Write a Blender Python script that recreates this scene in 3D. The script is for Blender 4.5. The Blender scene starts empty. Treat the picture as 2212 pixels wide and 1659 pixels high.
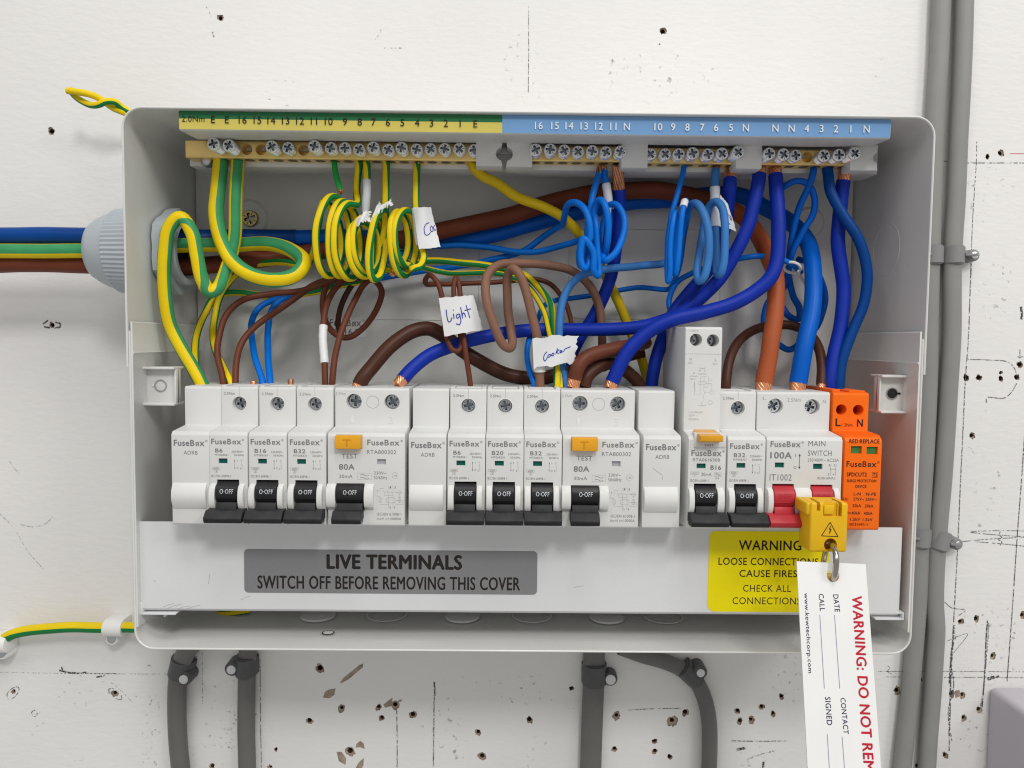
import bpy, bmesh, math, random
from mathutils import Vector, Matrix, noise
random.seed(7)
C = bpy.data.collections.new('Scene Objects'); bpy.context.scene.collection.children.link(C)
SC = bpy.context.scene
MM = 0.001

# ------------------------------------------------------------------ camera
CAM = Vector((-0.0101013, -0.43154746, 0.02222022))
RT = Vector((0.9999222, -0.00731247, 0.01010579)); UP = Vector((-0.00966057, 0.05855241, 0.99823759)); FW = Vector((0.0078913, 0.99825755, -0.05847721))
cd = bpy.data.cameras.new('camera'); cam = bpy.data.objects.new('camera', cd); SC.collection.objects.link(cam)
cd.sensor_width = 36; cd.lens = 36 * 1600 / 2212; cd.clip_start = 0.01; cd.clip_end = 30
m3 = Matrix((RT, UP, -FW)).transposed().to_4x4(); m3.translation = CAM; cam.matrix_world = m3
SC.camera = cam
SC.render.resolution_x = 1024; SC.render.resolution_y = 768

# ------------------------------------------------------------------ light: the workshop's ceiling panels
w = bpy.data.worlds.new('World'); SC.world = w; w.use_nodes = True
bg = w.node_tree.nodes['Background']; bg.inputs[0].default_value = (1.0, 0.985, 0.96, 1); bg.inputs[1].default_value = 0.44
def lamp(name, loc, target, power, sx, sy, col=(1, 0.985, 0.96)):
    l = bpy.data.lights.new(name, 'AREA'); l.shape = 'RECTANGLE'; l.size = sx; l.size_y = sy; l.energy = power; l.color = col
    o = bpy.data.objects.new(name, l); SC.collection.objects.link(o); o.location = loc
    o.rotation_euler = (Vector(target) - Vector(loc)).to_track_quat('-Z', 'Y').to_euler()
    return o
lamp('ceiling_panel', (0.38, -1.50, 1.22), (0, 0, 0), 11.2, 0.34, 0.34)
lamp('ceiling_panel', (0.15, -0.95, 1.75), (0, 0, 0), 8.8, 0.6, 0.6)
lamp('ceiling_panel', (-0.95, -1.35, 1.35), (0, 0, 0), 4.4, 0.6, 0.6)
lamp('ceiling_panel', (1.35, -1.35, 1.2), (0, 0, 0), 9.0, 0.5, 0.5)
SC.cycles.filter_width = 1.15
vs = SC.view_settings; vs.view_transform = 'Standard'; vs.look = 'None'; vs.exposure = 0; vs.gamma = 1; vs.use_curve_mapping = False

# ------------------------------------------------------------------ helpers
CX, CY, F = 1106.0, 829.5, 1600.0
def at(px, py, h):
    """point of the place, in mm (x, height off the wall, z), seen at px,py of the 2212x1659 photo and h mm in front of the wall"""
    d = FW + RT * ((px - CX) / F) - UP * ((py - CY) / F)
    t = (-h * MM - CAM.y) / d.y
    p = CAM + d * t
    return Vector((p.x / MM, h, p.z / MM))
ORG = {}
class MB:
    def __init__(s): s.v = []; s.f = []; s.m = []; s.slots = []
    def slot(s, mat):
        if mat not in s.slots: s.slots.append(mat)
        return s.slots.index(mat)
    def add(s, vs_, fs, mat):
        b = len(s.v); s.v += [tuple(q) for q in vs_]
        k = s.slot(mat)
        for f in fs: s.f.append(tuple(b + i for i in f)); s.m.append(k)
    def from_bm(s, bm, mat):
        bm.verts.index_update()
        s.add([v.co for v in bm.verts], [[v.index for v in f.verts] for f in bm.faces], mat); bm.free()
    def box(s, x0, x1, h0, h1, z0, z1, mat, bev=0.0, seg=2):
        bm = bmesh.new()
        bmesh.ops.create_cube(bm, size=1)
        for v in bm.verts:
            v.co = Vector(((x0 + x1) / 2 + v.co.x * (x1 - x0), (h0 + h1) / 2 + v.co.y * (h1 - h0), (z0 + z1) / 2 + v.co.z * (z1 - z0)))
        if bev: bmesh.ops.bevel(bm, geom=bm.edges[:], offset=bev, segments=seg, affect='EDGES', profile=0.5)
        s.from_bm(bm, mat)
    def prism(s, prof, x0, x1, mat, bev=0.0, seg=2):      # profile (h, z) swept along x
        bm = bmesh.new()
        a = [bm.verts.new((x0, h, z)) for h, z in prof]; b = [bm.verts.new((x1, h, z)) for h, z in prof]
        n = len(prof)
        bm.faces.new(a); bm.faces.new(b[::-1])
        for i in range(n): bm.faces.new((a[i], b[i], b[(i + 1) % n], a[(i + 1) % n]))
        bmesh.ops.recalc_face_normals(bm, faces=bm.faces[:])
        if bev: bmesh.ops.bevel(bm, geom=[e for e in bm.edges if e.calc_face_angle(0) > 0.3], offset=bev, segments=seg, affect='EDGES', profile=0.5)
        s.from_bm(bm, mat)
    def prism_h(s, prof, h0, h1, mat, bev=0.0, seg=2):    # profile (x, z) swept along h
        bm = bmesh.new()
        a = [bm.verts.new((x, h0, z)) for x, z in prof]; b = [bm.verts.new((x, h1, z)) for x, z in prof]
        n = len(prof)
        bm.faces.new(a); bm.faces.new(b[::-1])
        for i in range(n): bm.faces.new((a[i], b[i], b[(i + 1) % n], a[(i + 1) % n]))
        bmesh.ops.recalc_face_normals(bm, faces=bm.faces[:])
        if bev: bmesh.ops.bevel(bm, geom=[e for e in bm.edges if e.calc_face_angle(0) > 0.3], offset=bev, segments=seg, affect='EDGES', profile=0.5)
        s.from_bm(bm, mat)
    def rings(s, rings_, mats, cap0=True, cap1=True):     # list of vertex loops of equal length, mats one per gap
        n = len(rings_[0]); base = len(s.v)
        for r in rings_: s.v += [tuple(q) for q in r]
        for i in range(len(rings_) - 1):
            k = s.slot(mats[i] if isinstance(mats, list) else mats)
            for j in range(n):
                s.f.append((base + i * n + j, base + i * n + (j + 1) % n, base + (i + 1) * n + (j + 1) % n, base + (i + 1) * n + j)); s.m.append(k)
        if cap0: s.f.append(tuple(base + j for j in range(n))[::-1]); s.m.append(s.slot(mats[0] if isinstance(mats, list) else mats))
        if cap1: s.f.append(tuple(base + (len(rings_) - 1) * n + j for j in range(n))); s.m.append(s.slot(mats[-1] if isinstance(mats, list) else mats))
    def lathe(s, c, axis, prof, mat, n=32, cap0=True, cap1=True, ell=1.0):   # profile (distance along axis, radius)
        ax = {'x': (1, 0, 0), 'h': (0, 1, 0), 'z': (0, 0, 1)}[axis]
        a = Vector(ax); u = Vector((0, 0, 1)) if axis != 'z' else Vector((1, 0, 0)); v = a.cross(u)
        c = Vector(c)
        rr = [[c + a * d + u * (r * math.cos(t)) + v * (r * ell * math.sin(t)) for t in [2 * math.pi * k / n for k in range(n)]] for d, r in prof]
        s.rings(rr, mat, cap0, cap1)
    def tube(s, pts, rad, mat, n=12, mat2=None, frac=0.4, off=0.0, twist=0.0, flat=1.0, cap=True, align=None, guide=None, quad=False):
        P = [Vector(p) for p in pts]; N = len(P)
        T = [(P[min(i + 1, N - 1)] - P[max(i - 1, 0)]).normalized() for i in range(N)]
        ref = Vector((0, 1, 0)); u = ref - T[0] * ref.dot(T[0])
        if u.length < 0.2: ref = Vector((1, 0, 0)); u = ref - T[0] * ref.dot(T[0])
        u.normalize(); base = len(s.v); L = 0
        k1 = s.slot(mat); k2 = s.slot(mat2) if mat2 else k1
        for i in range(N):
            if i:
                L += (P[i] - P[i - 1]).length
                u = (u - T[i] * u.dot(T[i])); u.normalize()
                if align is not None:
                    q = align - T[i] * align.dot(T[i])
                    if q.length > 0.45: u = u.lerp(q.normalized(), 0.22) if u.dot(q) > -0.7 * q.length else u.lerp(u.cross(T[i]), 0.2); u = (u - T[i] * u.dot(T[i])).normalized()
            if guide is not None: u = (guide[i] - T[i] * guide[i].dot(T[i])).normalized()
            vv = T[i].cross(u); r = rad[i] if isinstance(rad, list) else rad
            for j in range(n):
                a = 2 * math.pi * j / n + off + twist * L
                s.v.append(tuple(P[i] + u * (r * flat * math.cos(a)) + vv * (r * math.sin(a))))
        for i in range(N - 1):
            for j in range(n):
                s.f.append((base + i * n + j, base + i * n + (j + 1) % n, base + (i + 1) * n + (j + 1) % n, base + (i + 1) * n + j))
                s.m.append(k2 if ((2.0 * j / n) % 1.0 < frac if quad else j < frac * n) else k1)
        if cap:
            s.f.append(tuple(base + j for j in range(n))[::-1]); s.m.append(k1)
            s.f.append(tuple(base + (N - 1) * n + j for j in range(n))); s.m.append(k1)
    def screw(s, c, r, L, mat, dark, rot=0.0, rec=0.45):   # c = centre of the head's face
        n = 48; x, h, z = c
        def circ(q, d): return [(x + q * math.cos(2 * math.pi * j / n), h + d, z + q * math.sin(2 * math.pi * j / n)) for j in range(n)]
        def cross(k, d):
            o = []
            for j in range(n):
                t = 2 * math.pi * j / n; p = (t + math.pi / 4) % (math.pi / 2) - math.pi / 4
                q = min(0.72, 0.2 / max(abs(math.sin(p)), 1e-3)) * r * k
                o.append((x + q * math.cos(t + rot), h + d, z + q * math.sin(t + rot)))
            return o
        rr = []
        k = 0; d = -L
        while d < -0.35 * r - 0.4: rr.append(circ(r * (0.97 if k % 2 else 0.86), d)); d += 0.42; k += 1
        rr += [circ(r, -0.3 * r), circ(r, -0.12 * r), circ(0.9 * r, 0)]
        m = [mat] * (len(rr) - 1)
        # turn the outer ring so that its points meet the cross outline's
        rr = [[(x + (q[0] - x) * math.cos(rot) - (q[2] - z) * math.sin(rot), q[1], z + (q[0] - x) * math.sin(rot) + (q[2] - z) * math.cos(rot)) for q in ring] for ring in rr]
        rr += [cross(1, 0), cross(0.8, -rec * r)]; m += [mat, dark]
        s.rings(rr, m)
        for q in range(4):                                  # the tick marks between the arms
            t = rot + math.pi / 4 + q * math.pi / 2; ca, sa = math.cos(t), math.sin(t); wd = 0.045 * r
            s.add([(x + ca * a - sa * b, h + 0.02, z + sa * a + ca * b) for a, b in ((0.42 * r, -wd), (0.86 * r, -wd), (0.86 * r, wd), (0.42 * r, wd))], [(0, 1, 2, 3)], dark)
    def text(s, t, x0, x1, z0, z1, h, mat, bold=0.0, depth=0.0, M=None):
        """letters fitted to the box x0..x1, z0..z1 on the plane h (or through M(x, z) -> point)"""
        vs_, fs, bb = text_data(t, 0.0, depth)
        sx = (x1 - x0) / (bb[1] - bb[0]); sz = (z1 - z0) / (bb[3] - bb[2])
        out = []
        for a, b, c in vs_:
            X = x0 + (a - bb[0]) * sx; Z = z0 + (b - bb[2]) * sz
            if M: out.append(M(X, Z))
            else: out.append((X, h + c, Z))
        s.add(out, fs, mat)
        if bold:                                            # heavier strokes: the letters again, a hair aside
            d = bold * (z1 - z0) * 1.1
            for i, (ax, az) in enumerate(((d, 0), (-d, 0), (0, d * .7), (0, -d * .7))):
                if M: s.add([M(x0 + (a - bb[0]) * sx + ax, z0 + (b - bb[2]) * sz + az) + Vector((0, 0.012 * (i + 1), 0)) if isinstance(M(0, 0), Vector) else M(x0 + (a - bb[0]) * sx + ax, z0 + (b - bb[2]) * sz + az) for a, b, c in vs_], fs, mat)
                else: s.add([(q[0] + ax, q[1] + 0.012 * (i + 1), q[2] + az) for q in out], fs, mat)
    def rect(s, x0, x1, z0, z1, h, mat):
        s.add([(x0, h, z0), (x1, h, z0), (x1, h, z1), (x0, h, z1)], [(0, 1, 2, 3)], mat)
    def line(s, pts, wd, h, mat, M=None):                   # a drawn line, flat on the plane h
        P = [Vector((p[0], p[1])) for p in pts]; L = []; R_ = []
        for i, p in enumerate(P):
            t = (P[min(i + 1, len(P) - 1)] - P[max(i - 1, 0)]); t = t.normalized() if t.length > 0 else Vector((1, 0)); nn = Vector((-t.y, t.x)) * wd / 2
            L.append(p + nn); R_.append(p - nn)
        q = [(M(a.x, a.y) if M else (a.x, h, a.y)) for a in L] + [(M(a.x, a.y) if M else (a.x, h, a.y)) for a in R_]
        n = len(P); s.add(q, [(i, i + 1, n + i + 1, n + i) for i in range(n - 1)], mat)
    def build(s, name, parent=None, angle=38, org=None, recalc=True, smooth=True):
        V = [Vector((x, -h, z)) * MM for x, h, z in s.v]
        if parent is not None: o_ = ORG[parent.name]
        elif org is not None: o_ = Vector((org[0], -org[1], org[2])) * MM
        else:
            o_ = Vector([(min(q[i] for q in V) + max(q[i] for q in V)) / 2 for i in range(3)])
        me = bpy.data.meshes.new(name)
        me.from_pydata([q - o_ for q in V], [], s.f)
        for mt in s.slots: me.materials.append(mt)
        me.polygons.foreach_set('material_index', s.m)
        if recalc:
            bm = bmesh.new(); bm.from_mesh(me); bmesh.ops.recalc_face_normals(bm, faces=bm.faces[:]); bm.to_mesh(me); bm.free()
        if smooth:
            me.polygons.foreach_set('use_smooth', [True] * len(me.polygons)); me.set_sharp_from_angle(angle=math.radians(angle))
        me.update()
        ob = bpy.data.objects.new(name, me); C.objects.link(ob)
        if parent is not None: ob.parent = parent
        else: ob.location = o_
        ORG[ob.name] = o_
        return ob
_tc = {}
def text_data(t, bold=0.0, depth=0.0):
    k = (t, bold, depth)
    if k in _tc: return _tc[k]
    cu = bpy.data.curves.new('t', 'FONT'); cu.body = t; cu.size = 1; cu.resolution_u = 3; cu.offset = bold; cu.extrude = depth; cu.space_character = 1.07
    ob = bpy.data.objects.new('t', cu); C.objects.link(ob)
    dg = bpy.context.evaluated_depsgraph_get(); dg.update()
    me = ob.evaluated_get(dg).to_mesh()
    V = [(v.co.x, v.co.y, v.co.z) for v in me.vertices]; Fs = [tuple(p.vertices) for p in me.polygons]
    ob.evaluated_get(dg).to_mesh_clear()
    bpy.data.objects.remove(ob); bpy.data.curves.remove(cu)
    bb = (min(v[0] for v in V), max(v[0] for v in V), min(v[1] for v in V), max(v[1] for v in V))
    _tc[k] = (V, Fs, bb); return _tc[k]
def thing(name, loc, label, cat, group=None):
    o = bpy.data.objects.new(name, None); C.objects.link(o); o.empty_display_size = 0.01
    o.location = Vector((loc[0], -loc[1], loc[2])) * MM; ORG[o.name] = o.location.copy()
    return tag(o, label, cat, group)
def tag(o, label, cat, group=None):
    o['label'] = label; o['category'] = cat
    if group: o['group'] = group
    return o
def structure(o): o['kind'] = 'structure'; return o
def copy_tree(o, dx, dz=0.0, dh=0.0, label=None, parent=None):
    c = o.copy(); C.objects.link(c)
    d = Vector((dx, -dh, dz)) * MM
    if parent is None: c.location = o.location + d
    else: c.parent = parent
    ORG[c.name] = ORG[o.name] + d
    for ch in list(o.children): copy_tree(ch, dx, dz, dh, None, c)
    if label: c['label'] = label
    return c
def curve(pts, sub=7):
    """smooth path (centripetal Catmull-Rom) through points in mm"""
    P = [Vector(p) for p in pts]
    P = [P[0] * 2 - P[1]] + P + [P[-1] * 2 - P[-2]]
    out = []
    for i in range(1, len(P) - 2):
        p0, p1, p2, p3 = P[i - 1:i + 3]
        t0 = 0; t1 = t0 + max((p1 - p0).length, 1e-4) ** 0.5; t2 = t1 + max((p2 - p1).length, 1e-4) ** 0.5; t3 = t2 + max((p3 - p2).length, 1e-4) ** 0.5
        for k in range(sub):
            t = t1 + (t2 - t1) * k / sub
            A1 = p0 * ((t1 - t) / (t1 - t0)) + p1 * ((t - t0) / (t1 - t0)); A2 = p1 * ((t2 - t) / (t2 - t1)) + p2 * ((t - t1) / (t2 - t1)); A3 = p2 * ((t3 - t) / (t3 - t2)) + p3 * ((t - t2) / (t3 - t2))
            B1 = A1 * ((t2 - t) / (t2 - t0)) + A2 * ((t - t0) / (t2 - t0)); B2 = A2 * ((t3 - t) / (t3 - t1)) + A3 * ((t - t1) / (t3 - t1))
            out.append(B1 * ((t2 - t) / (t2 - t1)) + B2 * ((t - t1) / (t2 - t1)))
    out.append(P[-2]); return out

# ------------------------------------------------------------------ materials
def mat(name, col, rough=0.4, metal=0.0, var=0.0, vscale=60, bump=0.0, bscale=400, spec=0.28, coat=0.0, dirt=None, dscale=25, rvar=0.0):
    m = bpy.data.materials.new(name); m.use_nodes = True; nt = m.node_tree; b = nt.nodes['Principled BSDF']
    b.inputs['Base Color'].default_value = (*col, 1); b.inputs['Roughness'].default_value = rough; b.inputs['Metallic'].default_value = metal
    b.inputs['Specular IOR Level'].default_value = spec; b.inputs['Coat Weight'].default_value = coat
    tc = nt.nodes.new('ShaderNodeTexCoord')
    if var:
        n = nt.nodes.new('ShaderNodeTexNoise'); n.inputs['Scale'].default_value = vscale; n.inputs['Detail'].default_value = 6
        nt.links.new(tc.outputs['Object'], n.inputs['Vector'])
        r = nt.nodes.new('ShaderNodeValToRGB'); r.color_ramp.elements[0].position = 0.3; r.color_ramp.elements[1].position = 0.72
        r.color_ramp.elements[0].color = (*[c * (1 - var) for c in col], 1); r.color_ramp.elements[1].color = (*[min(1, c * (1 + var * 0.5)) for c in col], 1)
        nt.links.new(n.outputs['Fac'], r.inputs['Fac'])
        last = r.outputs['Color']
        if dirt:
            n2 = nt.nodes.new('ShaderNodeTexNoise'); n2.inputs['Scale'].default_value = dscale; n2.inputs['Detail'].default_value = 12; n2.inputs['Roughness'].default_value = 0.75
            nt.links.new(tc.outputs['Object'], n2.inputs['Vector'])
            r2 = nt.nodes.new('ShaderNodeValToRGB'); r2.color_ramp.elements[0].position = 0.66; r2.color_ramp.elements[1].position = 0.76
            r2.color_ramp.elements[0].color = (0, 0, 0, 1); r2.color_ramp.elements[1].color = (0.55, 0.55, 0.55, 1)
            nt.links.new(n2.outputs['Fac'], r2.inputs['Fac'])
            mx = nt.nodes.new('ShaderNodeMix'); mx.data_type = 'RGBA'; nt.links.new(r2.outputs['Color'], mx.inputs['Factor'])
            nt.links.new(last, mx.inputs['A']); mx.inputs['B'].default_value = (*dirt, 1); last = mx.outputs['Result']
        nt.links.new(last, b.inputs['Base Color'])
    if rvar:
        n3 = nt.nodes.new('ShaderNodeTexNoise'); n3.inputs['Scale'].default_value = 90; n3.inputs['Detail'].default_value = 8
        nt.links.new(tc.outputs['Object'], n3.inputs['Vector'])
        mr = nt.nodes.new('ShaderNodeMapRange'); mr.inputs['To Min'].default_value = rough - rvar; mr.inputs['To Max'].default_value = rough + rvar
        nt.links.new(n3.outputs['Fac'], mr.inputs['Value']); nt.links.new(mr.outputs['Result'], b.inputs['Roughness'])
    if bump:
        n = nt.nodes.new('ShaderNodeTexNoise'); n.inputs['Scale'].default_value = bscale; n.inputs['Detail'].default_value = 4
        nt.links.new(tc.outputs['Object'], n.inputs['Vector'])
        bp = nt.nodes.new('ShaderNodeBump'); bp.inputs['Strength'].default_value = bump; bp.inputs['Distance'].default_value = 0.0006
        nt.links.new(n.outputs['Fac'], bp.inputs['Height']); nt.links.new(bp.outputs['Normal'], b.inputs['Normal'])
    return m
M_BOX = mat('powder_coat', (0.69, 0.69, 0.672), 0.30, spec=0.5, var=0.04, vscale=30, bump=0.12, bscale=900, rvar=0.06, dirt=(0.42, 0.41, 0.39), dscale=60)
M_COVER = mat('cover_coat', (0.70, 0.71, 0.72), 0.38, var=0.03, vscale=25, bump=0.1, bscale=900, dirt=(0.45, 0.45, 0.45), dscale=70)
M_PLAST = mat('white_plastic', (0.68, 0.685, 0.675), 0.42, var=0.03, vscale=45, bump=0.06, bscale=1500, dirt=(0.5, 0.5, 0.48), dscale=120)
M_PLAST2 = mat('cheek_plastic', (0.73, 0.73, 0.715), 0.45, var=0.02, vscale=60)
M_PRINT = mat('grey_print', (0.20, 0.20, 0.205), 0.6)
M_PRINTL = mat('pale_print', (0.40, 0.40, 0.41), 0.6)
M_BLACK = mat('black_plastic', (0.018, 0.018, 0.019), 0.36, var=0.2, vscale=200, bump=0.1, bscale=1200)
M_BLACKM = mat('lit_black_plastic', (0.032, 0.033, 0.035), 0.55, var=0.35, vscale=150, bump=0.1, bscale=1200)  # paler copy of the black: light on lever and handle put into the colour
M_DARK = mat('dark_recess', (0.02, 0.02, 0.02), 0.6)
M_WPRINT = mat('white_print', (0.75, 0.8, 0.85), 0.6)
M_RED = mat('red_plastic', (0.50, 0.035, 0.05), 0.38, var=0.15, vscale=100)
M_REDP = mat('red_moulded', (0.36, 0.02, 0.03), 0.45)
M_ORANGE = mat('orange_plastic', (0.94, 0.16, 0.010), 0.36, spec=0.15, var=0.05, vscale=60, bump=0.05, bscale=1500)
M_OPRINT = mat('black_print', (0.02, 0.015, 0.012), 0.6)
M_TEST = mat('amber_plastic', (0.80, 0.38, 0.02), 0.35, var=0.08, vscale=80)
M_TESTD = mat('amber_recess_shade', (0.58, 0.25, 0.012), 0.45)  # darker copy of the amber: shade of the recessed T put into the colour
M_GREEN = mat('green_flag', (0.0, 0.10, 0.075), 0.4)
M_GREEN2 = mat('status_green', (0.06, 0.22, 0.05), 0.2, var=0.3, vscale=300)
M_GREYW = mat('grey_flag', (0.42, 0.42, 0.45), 0.4)
M_STEEL = mat('zinc_steel', (0.84, 0.86, 0.88), 0.28, 0.75, rvar=0.1)
M_STEELD = mat('zinc_recess_shade', (0.22, 0.25, 0.28), 0.3, 1.0)  # darker copy of the zinc: shade of the screw recess put into the colour
M_STEELS = mat('dull_steel', (0.52, 0.54, 0.56), 0.30, 0.9)
M_CHROME = mat('chrome', (0.42, 0.39, 0.35), 0.16, 1.0)
M_BRASS = mat('brass', (0.94, 0.68, 0.26), 0.32, 0.6, var=0.15, vscale=120, rvar=0.08)
M_BRASSD = mat('brass_bore_shade', (0.20, 0.135, 0.045), 0.4, 1.0)
M_YPASS = mat('zinc_yellow', (0.50, 0.40, 0.18), 0.35, 1.0)
M_COPPER = mat('copper', (0.92, 0.43, 0.23), 0.30, 0.8, var=0.2, vscale=400)
M_COPPERD = mat('old_copper', (0.60, 0.27, 0.15), 0.36, 0.85, var=0.3, vscale=300)
M_GEL = mat('strip_green', (0.018, 0.155, 0.055), 0.35, var=0.06)
M_YEL = mat('strip_yellow', (0.66, 0.56, 0.12), 0.35, var=0.05)
M_BLU = mat('strip_blue', (0.165, 0.335, 0.60), 0.35, var=0.04)
M_SWH = mat('strip_white_print', (0.72, 0.76, 0.8), 0.5)
M_GLAND = mat('gland_nylon', (0.44, 0.485, 0.52), 0.40, var=0.05)
M_WIRE_Y = mat('pvc_yellow', (0.82, 0.60, 0.008), 0.38, spec=0.16, var=0.08, vscale=90, dirt=(0.35, 0.25, 0.03), dscale=160)
M_WIRE_G = mat('pvc_green', (0.012, 0.21, 0.055), 0.38, spec=0.16, var=0.1, vscale=90)
M_WIRE_GP = mat('pvc_pale_green', (0.05, 0.30, 0.12), 0.38, spec=0.16, var=0.12, vscale=90)
M_WIRE_GB = mat('pvc_bright_green', (0.02, 0.34, 0.06), 0.38, spec=0.16, var=0.1, vscale=90)
M_WIRE_Y2 = mat('pvc_dull_yellow', (0.66, 0.47, 0.01), 0.42, spec=0.16, var=0.15, vscale=70, dirt=(0.10, 0.06, 0.01), dscale=110)
M_WIRE_NAVY = mat('pvc_navy', (0.0, 0.050, 0.25), 0.42, spec=0.16, var=0.12, vscale=60)
M_WIRE_BLUE = mat('pvc_blue', (0.0, 0.105, 0.52), 0.36, spec=0.16, var=0.1, vscale=70)
M_WIRE_BRIGHT = mat('pvc_bright_blue', (0.002, 0.155, 0.64), 0.36, spec=0.16, var=0.08, vscale=70)
M_WIRE_PALE = mat('pvc_pale_blue', (0.045, 0.19, 0.50), 0.44, spec=0.16, var=0.1, vscale=70)
M_WIRE_DEEP = mat('pvc_deep_blue', (0.006, 0.030, 0.35), 0.44, spec=0.16, var=0.15, vscale=50)
M_WIRE_RED = mat('pvc_red_brown', (0.165, 0.043, 0.021), 0.42, spec=0.16, var=0.12, vscale=60)
M_WIRE_RED_LIT = mat('pvc_red_brown_lit', (0.38, 0.088, 0.03), 0.42, spec=0.16, var=0.12, vscale=60)  # lit end of the red-brown cable, the light put into an orange tone
M_WIRE_BROWN = mat('pvc_brown', (0.14, 0.042, 0.022), 0.40, spec=0.16, var=0.15, vscale=80)
M_WIRE_DBR = mat('pvc_dark_brown', (0.070, 0.026, 0.016), 0.36, spec=0.16, var=0.15, vscale=60)
M_WIRE_TAUPE = mat('pvc_taupe', (0.24, 0.125, 0.085), 0.44, spec=0.16, var=0.12, vscale=60)
M_SHEATH = mat('grey_sheath', (0.27, 0.27, 0.262), 0.42, var=0.06, vscale=40, bump=0.1, bscale=700)
M_SHEATHD = mat('dark_sheath', (0.15, 0.146, 0.14), 0.42, var=0.12, vscale=40)
M_CLIPG = mat('grey_clip', (0.25, 0.25, 0.25), 0.5)
M_CLIPD = mat('dark_clip', (0.095, 0.097, 0.10), 0.42, var=0.15)
M_CLIPW = mat('white_clip', (0.8, 0.8, 0.78), 0.4)
M_NAIL = mat('nail_zinc', (0.66, 0.67, 0.67), 0.45, 0.25)
M_PAPER = mat('white_tape', (0.76, 0.77, 0.78), 0.36, var=0.05, vscale=60, bump=0.3, bscale=150, dirt=(0.4, 0.4, 0.4), dscale=200)
M_TAPEB = mat('grey_tape', (0.62, 0.65, 0.69), 0.4, var=0.06, vscale=80)
M_INK = mat('blue_ink', (0.03, 0.045, 0.38), 0.5)
M_TAG = mat('tag_card', (0.84, 0.84, 0.83), 0.42, var=0.03, vscale=40, dirt=(0.68, 0.67, 0.65), dscale=90)
M_TRED = mat('tag_red', (0.52, 0.012, 0.035), 0.5)
M_TNAVY = mat('tag_navy', (0.02, 0.025, 0.075), 0.5)
M_TLINE = mat('tag_line', (0.28, 0.28, 0.42), 0.5)
M_LGREY = mat('label_grey', (0.23, 0.23, 0.24), 0.42, var=0.04, vscale=800, bump=0.06, bscale=2500)
M_LYEL = mat('label_yellow', (0.90, 0.77, 0.0), 0.36, var=0.04)
M_LOCK = mat('lock_yellow', (0.80, 0.47, 0.012), 0.42, var=0.06, vscale=100)
M_LILAC = mat('lilac_plastic', (0.50, 0.47, 0.52), 0.4)
M_WOOD = mat('torn_plywood', (0.37, 0.295, 0.23), 0.8, var=0.35, vscale=300, bump=0.6, bscale=700)
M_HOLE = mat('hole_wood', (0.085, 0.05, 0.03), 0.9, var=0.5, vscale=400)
M_LABELB = mat('sticker', (0.82, 0.82, 0.81), 0.4)

def pencil_material(name, dark, thr, scale, patchy=0):
    m = bpy.data.materials.new(name); m.use_nodes = True; nt = m.node_tree; b = nt.nodes['Principled BSDF']
    b.inputs['Base Color'].default_value = (*dark, 1); b.inputs['Roughness'].default_value = 0.7
    tc = nt.nodes.new('ShaderNodeTexCoord'); n = nt.nodes.new('ShaderNodeTexNoise'); n.inputs['Scale'].default_value = scale; n.inputs['Detail'].default_value = 5
    nt.links.new(tc.outputs['Object'], n.inputs['Vector'])
    r = nt.nodes.new('ShaderNodeValToRGB'); r.color_ramp.elements[0].position = thr; r.color_ramp.elements[1].position = thr + 0.12
    r.color_ramp.elements[0].color = (0, 0, 0, 1); r.color_ramp.elements[1].color = (0.9, 0.9, 0.9, 1)
    nt.links.new(n.outputs['Fac'], r.inputs['Fac']); last = r.outputs['Color']
    if patchy:
        n2 = nt.nodes.new('ShaderNodeTexNoise'); n2.inputs['Scale'].default_value = patchy; n2.inputs['Detail'].default_value = 3
        nt.links.new(tc.outputs['Object'], n2.inputs['Vector'])
        mr = nt.nodes.new('ShaderNodeMapRange'); mr.inputs['From Min'].default_value = 0.46; mr.inputs['From Max'].default_value = 0.68
        nt.links.new(n2.outputs['Fac'], mr.inputs['Value'])
        mu = nt.nodes.new('ShaderNodeMath'); mu.operation = 'MULTIPLY'; nt.links.new(last, mu.inputs[0]); nt.links.new(mr.outputs['Result'], mu.inputs[1]); last = mu.outputs[0]
    nt.links.new(last, b.inputs['Alpha'])
    return m
M_PENCIL = pencil_material('pencil_graphite', (0.10, 0.10, 0.11), 0.42, 900)
M_PENCILF = pencil_material('faint_graphite', (0.30, 0.30, 0.31), 0.47, 900)
M_PENCILB = pencil_material('black_marker', (0.05, 0.05, 0.055), 0.38, 900)
M_SCUFF = pencil_material('scuff_black', (0.12, 0.12, 0.12), 0.565, 420, 45)
M_SCUFFF = pencil_material('scuff_faint', (0.42, 0.415, 0.41), 0.60, 300, 30)

def wall_material():
    m = mat('painted_board', (0.80, 0.79, 0.775), 0.5, var=0.05, vscale=7, rvar=0.08, dirt=(0.62, 0.605, 0.585), dscale=38)
    nt = m.node_tree; b = nt.nodes['Principled BSDF']; tc = nt.nodes.new('ShaderNodeTexCoord')
    mp = nt.nodes.new('ShaderNodeMapping'); mp.inputs['Scale'].default_value = (0.42, 1, 1); nt.links.new(tc.outputs['Object'], mp.inputs['Vector'])
    n = nt.nodes.new('ShaderNodeTexNoise'); n.inputs['Scale'].default_value = 330; n.inputs['Detail'].default_value = 5; nt.links.new(mp.outputs['Vector'], n.inputs['Vector'])
    bp = nt.nodes.new('ShaderNodeBump'); bp.inputs['Strength'].default_value = 0.30; bp.inputs['Distance'].default_value = 0.0008
    nt.links.new(n.outputs['Fac'], bp.inputs['Height']); nt.links.new(bp.outputs['Normal'], b.inputs['Normal'])
    return m
M_WALL = wall_material()

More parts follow.
